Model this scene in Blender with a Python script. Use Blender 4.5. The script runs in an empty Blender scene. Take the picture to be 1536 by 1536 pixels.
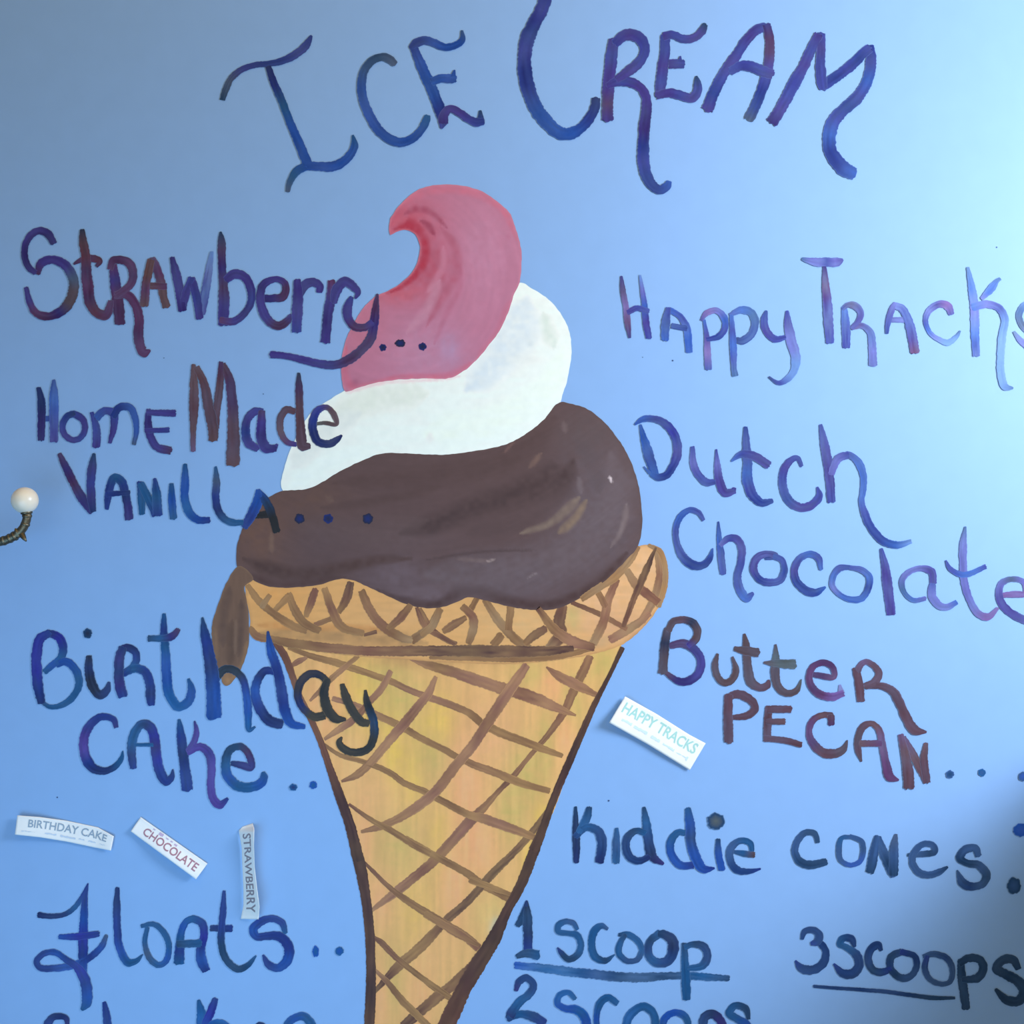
import bpy, math, random
import numpy as np
from mathutils import Matrix, Vector, geometry

# ------------------------------------------------------------------ scale
S = 0.000625            # metres of wall per photo pixel
ZC = 1.45               # height of the picture centre above the floor
D = 1.10                # camera to wall
scene = bpy.context.scene
C = scene.collection

def srgb(c):
    c = np.asarray(c, dtype=float) / 255.0
    return np.where(c <= 0.04045, c / 12.92, ((c + 0.055) / 1.055) ** 2.4)

# ------------------------------------------------------------------ camera, world, light, exposure
cam_d = bpy.data.cameras.new('camera')
cam = bpy.data.objects.new('camera', cam_d)
C.objects.link(cam)
cam.location = (0, -D, ZC)
cam.rotation_euler = (math.pi / 2, 0, 0)
cam_d.sensor_width = 36
cam_d.lens = 36 * D / (1536 * S)
cam_d.clip_start = 0.01
scene.camera = cam

world = bpy.data.worlds.new('world')
scene.world = world
world.use_nodes = True
bg = world.node_tree.nodes['Background']
bg.inputs[0].default_value = (0.93, 0.637, 0.20, 1)     # warm indoor ambience
bg.inputs[1].default_value = 0.811

def area(name, loc, target, sx, sy, power, col):
    l = bpy.data.lights.new(name, 'AREA')
    l.shape = 'RECTANGLE'
    l.size, l.size_y, l.energy, l.color = sx, sy, power, col
    o = bpy.data.objects.new(name, l)
    C.objects.link(o)
    o.location = loc
    d = Vector(target) - Vector(loc)
    o.rotation_euler = d.to_track_quat('-Z', 'Y').to_euler()
    return o
area('window_daylight', (1.104, -0.771, 1.82), (0.2, -0.1, 1.35), 0.60, 0.30, 28.56, (0.567, 0.727, 1.000))
# added cool fill, low in front of the wall at left, no opening there
low = area('added_cool_fill', (-0.35, -0.698, 0.966), (-0.2, 0, 1.2), 0.8, 0.8, 2.81, (0.19, 0.541, 1.000))
low.data.spread = math.radians(118)

scene.view_settings.view_transform = 'Standard'
scene.view_settings.look = 'None'
scene.view_settings.gamma = 1
scene.view_settings.exposure = 0.0
scene.view_settings.use_curve_mapping = False

# ------------------------------------------------------------------ helpers
DAY = np.array((0.94, 1.09, 1.21))          # tint of the daylight on the middle of the wall
def pig(c):
    """reflectance of a paint that looks like sRGB colour c under that daylight"""
    return np.minimum(srgb(c) / DAY, 0.92)

def P3(x, y, h=0.0):
    """point of the room h metres in front of the blue wall, seen at photo pixel x, y"""
    k = S * (D - h) / D
    return ((x - 768) * k, -h, ZC + (768 - y) * k)

def tag(o, label=None, cat=None, group=None, kind=None):
    if label: o['label'] = label
    if cat: o['category'] = cat
    if group: o['group'] = group
    if kind: o['kind'] = kind
    return o

def empty(name, loc):
    o = bpy.data.objects.new(name, None)
    o.empty_display_size = 0.02
    C.objects.link(o)
    o.location = loc
    return o

def mesh_obj(name, verts, faces, mat, parent=None, cols=None, smooth=True):
    me = bpy.data.meshes.new(name)
    me.from_pydata([tuple(v) for v in verts], [], faces)
    if cols is not None:
        at = me.color_attributes.new('pigment', 'FLOAT_COLOR', 'POINT')
        a = np.ones((len(verts), 4), dtype=np.float32)
        a[:, :3] = cols
        at.data.foreach_set('color', a.ravel())
    me.materials.append(mat)
    if smooth:
        me.polygons.foreach_set('use_smooth', [True] * len(me.polygons))
    me.update()
    o = bpy.data.objects.new(name, me)
    C.objects.link(o)
    if parent is not None:
        loc = parent.location.copy()
        me.transform(Matrix.Translation(-loc))
        o.parent = parent
    return o

def principled(name, col, rough=0.5, metal=0.0, spec=0.5):
    m = bpy.data.materials.new(name)
    m.use_nodes = True
    b = m.node_tree.nodes['Principled BSDF']
    b.inputs['Base Color'].default_value = (*srgb(col), 1)
    b.inputs['Roughness'].default_value = rough
    b.inputs['Metallic'].default_value = metal
    b.inputs['Specular IOR Level'].default_value = spec
    return m

def add_noise(m, scale, amount, bump=0.0, stretch=(1, 1, 1), detail=4):
    """procedural mottling of the base colour and a little bump"""
    nt = m.node_tree
    b = nt.nodes['Principled BSDF']
    tc = nt.nodes.new('ShaderNodeTexCoord')
    mp = nt.nodes.new('ShaderNodeMapping')
    mp.inputs['Scale'].default_value = stretch
    nz = nt.nodes.new('ShaderNodeTexNoise')
    nz.inputs['Scale'].default_value = scale
    nz.inputs['Detail'].default_value = detail
    nt.links.new(tc.outputs['Object'], mp.inputs['Vector'])
    nt.links.new(mp.outputs['Vector'], nz.inputs['Vector'])
    rng = nt.nodes.new('ShaderNodeMapRange')
    rng.inputs['From Min'].default_value = 0.25
    rng.inputs['From Max'].default_value = 0.75
    rng.inputs['To Min'].default_value = 1 - amount
    rng.inputs['To Max'].default_value = 1 + amount
    nt.links.new(nz.outputs['Fac'], rng.inputs['Value'])
    mul = nt.nodes.new('ShaderNodeVectorMath')
    mul.operation = 'MULTIPLY'
    src = b.inputs['Base Color'].links[0].from_socket if b.inputs['Base Color'].links else None
    if src:
        nt.links.new(src, mul.inputs[0])
    else:
        mul.inputs[0].default_value = b.inputs['Base Color'].default_value[:3]
    nt.links.new(rng.outputs['Result'], mul.inputs[1])
    nt.links.new(mul.outputs['Vector'], b.inputs['Base Color'])
    if bump:
        bp = nt.nodes.new('ShaderNodeBump')
        bp.inputs['Strength'].default_value = bump
        bp.inputs['Distance'].default_value = 0.001
        nt.links.new(nz.outputs['Fac'], bp.inputs['Height'])
        nt.links.new(bp.outputs['Normal'], b.inputs['Normal'])
    return m

def pigment_material(name, rough, scale, amount, stretch=(1, 1, 1)):
    m = principled(name, (128, 128, 128), rough, 0, 0.22)
    nt = m.node_tree
    at = nt.nodes.new('ShaderNodeAttribute')
    at.attribute_name = 'pigment'
    nt.links.new(at.outputs['Color'], nt.nodes['Principled BSDF'].inputs['Base Color'])
    return add_noise(m, scale, amount, 0, stretch)

WALL = (144, 179, 218)
M_wall = add_noise(principled('blue_wall_paint', WALL, 0.5, 0, 0.3), 45, 0.02, 0.06)
M_brush = pigment_material('brushed_lettering_paint', 0.5, 420, 0.06)
M_cream = pigment_material('mural_paint', 0.55, 120, 0.035)
M_paper = add_noise(principled('white_paper', (250, 243, 232), 0.7, 0, 0.3), 300, 0.015)
M_plaster = add_noise(principled('pale_plaster', (215, 218, 220), 0.8), 30, 0.03)
M_left = add_noise(principled('added_blue_wall_paint', (120, 140, 165), 0.7), 30, 0.02)
M_floor = add_noise(principled('grey_floor', (120, 120, 122), 0.6), 8, 0.1)
M_frame = add_noise(principled('white_window_paint', (230, 230, 228), 0.4), 20, 0.02)
M_brass = add_noise(principled('tarnished_brass', (120, 108, 86), 0.42, 0.95), 600, 0.25, 0.3)
M_knob = add_noise(principled('glazed_porcelain', (248, 232, 204), 0.3), 90, 0.02)

# ------------------------------------------------------------------ the setting
def box(bx):
    x0, x1, y0, y1, z0, z1 = bx
    v = [(x, y, z) for x in (x0, x1) for y in (y0, y1) for z in (z0, z1)]
    f = [(0, 1, 3, 2), (4, 6, 7, 5), (0, 4, 5, 1), (2, 3, 7, 6), (0, 2, 6, 4), (1, 5, 7, 3)]
    return v, f

def boxes(name, lst, mat, kind=None, parent=None):
    V, F = [], []
    for b in lst:
        v, f = box(b)
        n = len(V)
        V += v
        F += [tuple(i + n for i in q) for q in f]
    o = mesh_obj(name, V, F, mat, parent, smooth=False)
    if kind: o['kind'] = kind
    return o

XL = -0.84      # inner face of an added, unseen left wall that dims the left side
XR = 0.62                      # inner face of the unseen right-hand wall
SILL, HEAD = 1.296, 2.30 # unseen window opening, placed so its sill shades the lower-right corner
WY0, WY1 = -0.04, -0.75
boxes('wall_back', [(-1.6, XR + 0.2, 0, 0.12, 0, 2.7)], M_wall, 'structure')
boxes('unseen_wall_right', [(XR, XR + 0.12, WY0, 0, 0, 2.7), (XR, XR + 0.12, -2.4, WY1, 0, 2.7),
                     (XR, XR + 0.12, WY1, WY0, 0, SILL), (XR, XR + 0.12, WY1, WY0, HEAD, 2.7)], M_plaster, 'structure')
boxes('added_wall_left', [(XL - 0.12, XL, -2.4, 0, 0, 2.7)], M_left, 'structure')
boxes('floor', [(-1.6, XR + 0.12, -2.4, 0.12, -0.1, 0)], M_floor, 'structure')
win = empty('window_1', (XR + 0.06, (WY0 + WY1) / 2, SILL))
win['kind'] = 'structure'
fx0, fx1, fw = XR + 0.05, XR + 0.09, 0.035
boxes('window_frame', [(fx0, fx1, WY1, WY0, SILL, SILL + fw), (fx0, fx1, WY1, WY0, HEAD - fw, HEAD),
                       (fx0, fx1, WY0 - fw, WY0, SILL + fw, HEAD - fw), (fx0, fx1, WY1, WY1 + fw, SILL + fw, HEAD - fw)], M_frame, None, win)
boxes('window_sill', [(XR - 0.03, XR + 0.05, WY1 - 0.03, WY0 + 0.03, SILL - 0.025, SILL)], M_frame, None, win)

# ------------------------------------------------------------------ brush strokes
rng = np.random.default_rng(7)
PAL = {  # pigments
    'n': (28, 52, 138), 'b': (22, 80, 172), 'B': (48, 92, 182), 't': (24, 90, 146), 'T': (24, 64, 104),
    'p': (66, 56, 142), 'P': (52, 40, 120), 'v': (86, 66, 158), 'm': (96, 56, 102), 'M': (100, 46, 66),
    'r': (106, 78, 82), 'R': (94, 66, 78), 'k': (32, 38, 66), 'K': (40, 44, 48), 'g': (72, 92, 124),
    'l': (96, 138, 204), 'L': (100, 104, 184), 'i': (54, 64, 152), 'u': (44, 40, 160), 'd': (88, 70, 74),
    'q': (120, 92, 160), 's': (50, 88, 140), 'y': (86, 98, 100), 'c': (20, 98, 168), 'o': (78, 48, 94),
    'z': (26, 44, 108), 'e': (108, 82, 120),
    'N': (26, 64, 122), 'Z': (30, 52, 98),
    # ice cream and cone
    '1': (126, 84, 68), '2': (158, 118, 76), '3': (104, 68, 58), '4': (150, 106, 86), '5': (86, 58, 54),
    '6': (152, 124, 92), '7': (196, 160, 108), '8': (134, 98, 66), '9': (74, 52, 50),
}
PAL = {k: pig(v) for k, v in PAL.items()}
WALLIN = srgb(WALL)

TILE = {'A': (320, 0), 'B': (640, 0), 'C': (960, 0), 'D': (1152, 320), 'E': (0, 320), 'F': (320, 320), 'G': (640, 260),
        'H': (900, 320), 'I': (0, 640), 'J': (300, 640), 'K': (640, 600), 'L': (900, 600), 'M': (1152, 700), 'N': (0, 900),
        'O': (320, 900), 'P': (640, 900), 'Q': (900, 900), 'R': (1152, 900), 'S': (0, 1152), 'T': (320, 1152),
        'U': (640, 1152), 'V': (860, 1152), 'X': (1152, 1152)}

def smooth_noise(n, step):
    m = max(2, int(n / step) + 2)
    return np.interp(np.linspace(0, m - 1, n), np.arange(m), rng.uniform(-1, 1, m))

def catmull(p, step=1.3, closed=False):
    p = np.asarray(p, float)
    if len(p) == 2:
        p = np.array([p[0], (p[0] + p[1]) / 2, p[1]])
    q = np.vstack([p[-1:], p, p[:2]]) if closed else np.vstack([2 * p[0] - p[1], p, 2 * p[-1] - p[-2]])
    out = []
    for i in range(1, len(q) - 2):
        a, b, c, d = q[i - 1], q[i], q[i + 1], q[i + 2]
        n = max(2, int(np.hypot(*(c - b)[:2]) / step))
        t0 = 0.0
        t1 = t0 + max(1e-3, np.hypot(*(b - a)[:2])) ** 0.5
        t2 = t1 + max(1e-3, np.hypot(*(c - b)[:2])) ** 0.5
        t3 = t2 + max(1e-3, np.hypot(*(d - c)[:2])) ** 0.5
        t = np.linspace(t1, t2, n, endpoint=False)[:, None]
        A1 = (t1 - t) / (t1 - t0) * a + (t - t0) / (t1 - t0) * b
        A2 = (t2 - t) / (t2 - t1) * b + (t - t1) / (t2 - t1) * c
        A3 = (t3 - t) / (t3 - t2) * c + (t - t2) / (t3 - t2) * d
        B1 = (t2 - t) / (t2 - t0) * A1 + (t - t0) / (t2 - t0) * A2
        B2 = (t3 - t) / (t3 - t1) * A2 + (t - t1) / (t3 - t1) * A3
        out.append((t2 - t) / (t2 - t1) * B1 + (t - t1) / (t2 - t1) * B2)
    if not closed:
        out.append(p[-1:])
    return np.vstack(out)

class Buf:
    def __init__(self):
        self.v, self.f, self.c, self.n = [], [], [], 0
    def add(self, v, f, c):
        self.v.append(np.asarray(v)); self.c.append(np.asarray(c))
        self.f += [tuple(int(i) + self.n for i in q) for q in f]
        self.n += len(v)
    def build(self, name, mat, parent):
        return mesh_obj(name, np.vstack(self.v), self.f, mat, parent, np.vstack(self.c))

LANES = np.array([-1, -0.86, -0.55, -0.2, 0.2, 0.55, 0.86, 1.0])

def ribbon(buf, pts, cols, h, bgc=None, thin=0.07, rag=0.09, edge=0.2):
    """one brush stroke: a thin domed film of paint with ragged edges and bristle streaks"""
    p = catmull(pts)
    n = len(p)
    xy = p[:, :2]
    w = np.maximum(p[:, 2], 0.8) / 2
    tg = np.gradient(xy, axis=0)
    k = 5
    pad = np.vstack([np.repeat(tg[:1], k, 0), tg, np.repeat(tg[-1:], k, 0)])
    tg = np.array([pad[i:i + 2 * k + 1].mean(0) for i in range(n)])
    tg /= np.maximum(np.hypot(tg[:, 0], tg[:, 1]), 1e-6)[:, None]
    nr = np.stack([-tg[:, 1], tg[:, 0]], 1)
    seg = np.r_[0, np.cumsum(np.hypot(*np.diff(xy, axis=0).T))]
    s = seg / max(seg[-1], 1e-6)
    jl = 1.03 + rag * smooth_noise(n, 1.7) + 0.5 * rag * smooth_noise(n, 7)
    jr = 1.03 + rag * smooth_noise(n, 1.7) + 0.5 * rag * smooth_noise(n, 7)
    # rows: cap, body, cap
    rows, rs = [], []
    endj = [rng.uniform(-0.16, 0.16, len(LANES)), rng.uniform(-0.16, 0.16, len(LANES))]
    for i in range(n):
        half = np.where(LANES < 0, w[i] * jl[i], w[i] * jr[i])
        rows.append(xy[i] + nr[i] * (LANES * half)[:, None])
        rs.append(s[i])
    for e, (i, sg) in enumerate(((0, -1), (n - 1, 1))):
        for q in (0.6, 1.0):
            off = sg * w[i] * (0.26 * np.sqrt(np.maximum(0, 1 - LANES ** 2)) + endj[e] * 1.3) * q
            sh = LANES * (1 - 0.07 * q)
            r = xy[i] + nr[i] * (sh * w[i])[:, None] + tg[i] * off[:, None]
            if e == 0: rows.insert(0, r); rs.insert(0, 0.0)
            else: rows.append(r); rs.append(1.0)
    R = np.array(rows)
    m, L = R.shape[:2]
    rs = np.array(rs)
    hh = h + 0.00006 * rs[:, None] - np.where(np.abs(LANES) > 0.95, 0.00001, 0)[None, :]
    V = np.empty((m, L, 3))
    V[..., 0] = (R[..., 0] - 768) * S
    V[..., 1] = -hh
    V[..., 2] = ZC + (768 - R[..., 1]) * S
    pc = np.array([PAL[c] for c in cols.split()])
    xs = np.linspace(0, 1, len(pc)) if len(pc) > 1 else np.array([0.0])
    base = np.stack([np.interp(rs, xs, pc[:, j]) for j in range(3)], 1)
    bgv = WALLIN if bgc is None else bgc
    col = np.repeat(base[:, None, :], L, 1)
    lane = np.stack([smooth_noise(m, 26) for _ in range(L)], 1)
    col = col * (0.80 + 0.18 * lane)[..., None] if bgc is None or thin < 0.15 else col * (1 + 0.16 * lane)[..., None]
    th = np.clip(thin * (0.7 + 0.5 * np.stack([smooth_noise(m, 14) for _ in range(L)], 1)) + 0.55 * thin * smooth_noise(m, 20)[:, None], 0, 0.8)
    th = np.maximum(th, np.where(np.abs(LANES) > 0.95, edge, 0)[None, :])
    th[0] = np.maximum(th[0], edge); th[-1] = np.maximum(th[-1], edge)
    col = col * (1 - th[..., None]) + bgv * th[..., None]
    F = []
    idx = np.arange(m * L).reshape(m, L)
    a, b, c, d = idx[:-1, :-1].ravel(), idx[:-1, 1:].ravel(), idx[1:, 1:].ravel(), idx[1:, :-1].ravel()
    F = list(zip(a, b, c, d))
    # wind every quad towards the room
    buf.add(V.reshape(-1, 3), F, col.reshape(-1, 3))

def blot(buf, x, y, r, cols, h, bgc=None, ry=None, edge=0.3):
    """a dab of paint"""
    n = 26
    pc = [PAL[c] for c in cols.split()]
    ry = ry or r
    jit = 1 + 0.10 * rng.uniform(-1, 1, n) + 0.06 * np.sin(np.arange(n) * 1.3 + rng.uniform(0, 6))
    V, Cc = [P3(x, y)], [pc[0]]
    V[0] = (V[0][0], -h - 0.00001, V[0][2])
    bgv = WALLIN if bgc is None else bgc
    for k, (f, e) in enumerate(((0.55, 0), (0.86, 0), (1.0, edge))):
        for i in range(n):
            a = 2 * math.pi * i / n
            q = P3(x + r * f * jit[i] * math.cos(a), y + ry * f * jit[i] * math.sin(a))
            V.append((q[0], -h + (0.00001 if k == 2 else 0), q[2]))
            c = pc[-1] * (1 + 0.12 * rng.uniform(-1, 1))
            if k == 0: c = (pc[0] + pc[-1]) / 2
            Cc.append(c * (1 - e) + bgv * e)
    F = [(0, 1 + (i + 1) % n, 1 + i) for i in range(n)]
    for k in range(2):
        o1, o2 = 1 + k * n, 1 + (k + 1) * n
        F += [(o1 + i, o1 + (i + 1) % n, o2 + (i + 1) % n, o2 + i) for i in range(n)]
    buf.add(V, F, Cc)

# a few dark specks of dried paint on the bare wall
wall_obj = bpy.data.objects['wall_back']
for sx_, sy_, sr_ in ((1009, 541, 1.3), (913, 1201, 1.4), (964, 536, 0.7), (86, 1196, 1.1), (395, 591, 0.8), (1495, 371, 1.1), (246, 537, 0.8)):
    sb = Buf()
    blot(sb, sx_, sy_, sr_, 'g s', 0.0003)
    sb.build('paint_speck', M_brush, wall_obj)

def parse(st, tile):
    """'[Tile:]x,y,w x,y,w ...|colours|option' in quarter pixels of a tile"""
    parts = st.split('|')
    body = parts[0]
    if len(body) > 2 and body[1] == ':':
        tile, body = body[0], body[2:]
    ox, oy = TILE[tile]
    pts = [tuple(float(q) for q in t.split(',')) for t in body.split()]
    pts = [(ox + a / 4, oy + b / 4, c / 4) for a, b, c in pts]
    opt = {}
    if len(parts) > 2:
        for kv in parts[2].split():
            k, v = kv.split('=')
            opt[k] = v
    return pts, parts[1], opt

BG = {'pink': pig((190, 125, 150)), 'white': pig((222, 238, 236)), 'choc': pig((90, 74, 72)), 'cone': pig((204, 176, 112)),
      'rim': pig((214, 168, 106)), 'wall': WALLIN}

H_TEXT = 0.0006
layer = [0]
def word(label, tile, letters, group, thin=0.06, extra=None):
    """one painted word: every letter is a part made of its own strokes"""
    built = []
    for kind, strokes in letters:
        buf = Buf()
        for st in strokes:
            pts, cols, opt = parse(st, tile)
            layer[0] = (layer[0] + 1) % 5
            h = H_TEXT + 0.00004 * layer[0]
            b = BG[opt.get('bg', 'wall')]
            e = 0.22
            if len(pts) == 1:
                x, y, r = pts[0]
                blot(buf, x, y, r, cols, h, b, float(opt['ry']) / 4 if 'ry' in opt else None)
            else:
                ribbon(buf, pts, cols, h, b, float(opt.get('thin', thin)), float(opt.get('rag', 0.09)), e)
        built.append((kind, buf))
    allv = np.vstack([np.vstack(b.v) for _, b in built])
    mid = (allv.min(0) + allv.max(0)) / 2
    root = empty('painted_word', (mid[0], 0, allv[:, 2].min()))
    tag(root, label, 'lettering', group)
    for kind, buf in built:
        buf.build(kind, M_brush, root)
    return root

# ------------------------------------------------------------------ the painted ice cream
def seg_dist(q, line):
    """distance of points q to a polyline, and the interpolated half width there"""
    best = np.full(len(q), 1e9); wid = np.zeros(len(q))
    for (x0, y0, w0), (x1, y1, w1) in zip(line[:-1], line[1:]):
        d = np.array([x1 - x0, y1 - y0])
        t = np.clip(((q - (x0, y0)) @ d) / max(d @ d, 1e-9), 0, 1)
        dd = np.hypot(q[:, 0] - x0 - t * d[0], q[:, 1] - y0 - t * d[1])
        m = dd < best
        best = np.where(m, dd, best)
        wid = np.where(m, (w0 + (w1 - w0) * t) / 2, wid)
    return best, wid

GRID = rng.uniform(-1, 1, (64, 64))
def vnoise(x, y):
    xi, yi = np.floor(x).astype(int), np.floor(y).astype(int)
    fx, fy = x - xi, y - yi
    fx, fy = fx * fx * (3 - 2 * fx), fy * fy * (3 - 2 * fy)
    g = lambda a, b: GRID[a % 64, b % 64]
    return (g(xi, yi) * (1 - fx) + g(xi + 1, yi) * fx) * (1 - fy) + (g(xi, yi + 1) * (1 - fx) + g(xi + 1, yi + 1) * fx) * fy

def inside(q, poly):
    x, y = q[:, 0], q[:, 1]
    r = np.zeros(len(q), bool)
    for (x0, y0), (x1, y1) in zip(poly, np.roll(poly, -1, 0)):
        c = (y0 > y) != (y1 > y)
        with np.errstate(divide='ignore', invalid='ignore'):
            r ^= c & (x < (x1 - x0) * (y - y0) / (y1 - y0) + x0)
    return r

def field(buf, outline, base, layers, h, grid=3.0, streak=None, rag=0.5, tint=(1, 1, 1)):
    """a filled patch of brushed paint with its own hues"""
    p = catmull([(x, y, 0) for x, y in outline], 2.4, True)[:, :2]
    p = p + rag * np.stack([smooth_noise(len(p), 2), smooth_noise(len(p), 2)], 1)
    x0, y0 = p.min(0); x1, y1 = p.max(0)
    gx, gy = np.meshgrid(np.arange(x0, x1, grid), np.arange(y0, y1, grid))
    g = np.stack([gx.ravel(), gy.ravel()], 1)
    g = g + rng.uniform(-0.3, 0.3, g.shape) * grid
    g = g[inside(g, p)]
    closed = [(a, b, 0) for a, b in np.vstack([p, p[:1]])]
    d, _ = seg_dist(g, closed)
    g = g[d > 1.4]
    q = np.vstack([p, g])
    r = geometry.delaunay_2d_cdt([Vector(v) for v in q], [], [list(range(len(p)))], 1, 1e-5)
    q = np.array([tuple(v) for v in r[0]])
    F = []
    for f in r[2]:
        a, b, c = q[f[0]], q[f[1]], q[f[2]]
        F.append(tuple(f) if (b[0] - a[0]) * (c[1] - a[1]) - (b[1] - a[1]) * (c[0] - a[0]) < 0 else tuple(reversed(f)))
    col = np.repeat(pig(base)[None, :], len(q), 0)
    ed, _ = seg_dist(q, closed)
    for ly in layers:
        kind = ly[0]
        if kind == 'line':
            _, line, c, s = ly[:4]
            line = catmull(line, 5)
            tt = np.linspace(0, 1, len(line))
            line[:, 2] *= np.clip(np.minimum(tt, 1 - tt) / 0.16 + 0.25, 0, 1)
            dd, ww = seg_dist(q, [tuple(v) for v in line])
            a = np.clip(1 - (dd / np.maximum(ww * 1.25, 0.5)) ** 2, 0, 1) ** 1.4 * s
        elif kind == 'edge':
            _, w, c, s = ly
            a = np.clip(1 - ed / w, 0, 1) ** 1.2 * s
        else:
            _, bx, by, rx, ry, c, s = ly
            a = np.exp(-(((q[:, 0] - bx) / rx) ** 2 + ((q[:, 1] - by) / ry) ** 2) * 1.2) * s
        a = a * (1 + 0.35 * vnoise(q[:, 0] / 7 + 3, q[:, 1] / 7))
        a = np.clip(a, 0, 1)[:, None]
        col = col * (1 - a) + pig(c) * a
    if streak is not None:
        col = col * (1 + streak(q))[:, None]
    V = np.stack([(q[:, 0] - 768) * S, np.full(len(q), -h), ZC + (768 - q[:, 1]) * S], 1)
    buf.add(V, F, np.clip(col * np.array(tint), 0, 0.96))

def T4(tile, st):
    ox, oy = TILE[tile]
    return [(ox + float(a) / 4, oy + float(b) / 4, (float(c[0]) / 4 if c else 0)) for a, b, *c in (t.split(',') for t in st.split())]

cone = empty('painted_ice_cream_cone', P3(620, 1560))
tag(cone, 'large painted swirl ice cream in a waffle cone in the middle of the blue wall', 'painting')

# waffle cone
b = Buf()
out = [(415, 955), (437, 1010), (460, 1065), (480, 1110), (495, 1152), (510, 1195), (525, 1237), (534, 1270), (542, 1302), (548, 1347),
       (552, 1390), (555, 1440), (556, 1490), (555, 1536), (560, 1600), (600, 1640), (640, 1620), (660, 1570), (682, 1527), (702, 1482), (724, 1442),
       (744, 1412), (760, 1372), (782, 1337), (808, 1277), (823, 1235), (838, 1197), (852, 1152), (868, 1107), (890, 1060), (908, 1020), (931, 975), (928, 940),
       (660, 930), (440, 930)]
G_, O_, Y_, T_, D_ = (186, 180, 104), (226, 178, 124), (216, 200, 92), (216, 184, 120), (196, 166, 110)
field(b, out, (207, 180, 114), [
    ('blob', 500, 1060, 40, 60, O_, 0.8), ('blob', 545, 1040, 40, 80, Y_, 0.6), ('blob', 600, 1050, 45, 50, G_, 0.75), ('blob', 575, 1010, 40, 20, G_, 0.7),
    ('blob', 520, 1090, 16, 22, G_, 0.8), ('blob', 590, 1130, 18, 60, Y_, 0.8), ('blob', 520, 1140, 30, 60, T_, 0.8), ('blob', 620, 1160, 20, 60, Y_, 0.55), ('blob', 560, 1190, 40, 50, T_, 0.7),
    ('blob', 650, 1130, 30, 40, G_, 0.8), ('blob', 690, 1110, 30, 80, D_, 0.6), ('blob', 660, 1080, 30, 40, Y_, 0.6), ('blob', 700, 1180, 24, 80, O_, 0.9), ('blob', 740, 1100, 50, 60, (212, 178, 122), 0.9),
    ('blob', 800, 1010, 36, 24, G_, 0.9), ('blob', 828, 1030, 20, 35, O_, 0.8), ('blob', 860, 1060, 22, 60, G_, 0.8), ('blob', 820, 1110, 14, 60, G_, 0.8), ('blob', 850, 1110, 18, 40, O_, 0.7),
    ('blob', 905, 990, 26, 40, G_, 0.9), ('blob', 790, 1160, 30, 60, G_, 0.85), ('blob', 765, 1220, 26, 50, G_, 0.8), ('blob', 815, 1245, 14, 40, Y_, 1.0), ('blob', 795, 1290, 12, 30, Y_, 0.9),
    ('blob', 600, 1270, 40, 50, G_, 0.55), ('blob', 545, 1260, 14, 60, O_, 0.6), ('blob', 570, 1350, 18, 40, O_, 0.7), ('blob', 625, 1370, 30, 60, Y_, 0.3), ('blob', 660, 1260, 18, 60, Y_, 0.4),
    ('blob', 720, 1270, 26, 60, O_, 0.8), ('blob', 680, 1330, 20, 70, O_, 0.85), ('blob', 740, 1370, 30, 40, (204, 190, 116), 0.8), ('blob', 590, 1470, 16, 50, G_, 0.6), ('blob', 570, 1500, 12, 50, O_, 0.7), ('blob', 650, 1430, 24, 40, T_, 0.8),
    ('blob', 745, 1395, 10, 18, (160, 196, 190), 0.7), ('blob', 640, 990, 120, 14, (176, 150, 96), 0.7), ('blob', 630, 1500, 20, 60, O_, 0.5),
], 0.00016, 3.0, lambda q: 0.07 * vnoise(q[:, 0] / 5, q[:, 1] / 60) + 0.04 * vnoise(q[:, 0] / 2.2 + 9, q[:, 1] / 30), tint=(1.33, 1.05, 1.0))
CB = pig((206, 180, 114)) * np.array((1.3, 1.05, 1.0))
def lines(buf, h, bgc, items, thin=0.22, edge=0.5, rag=0.09):
    for i, (tile, st, cols) in enumerate(items):
        ribbon(buf, T4(tile, st), cols, h + 0.00002 * (i % 6), bgc, thin, rag, edge)
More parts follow.
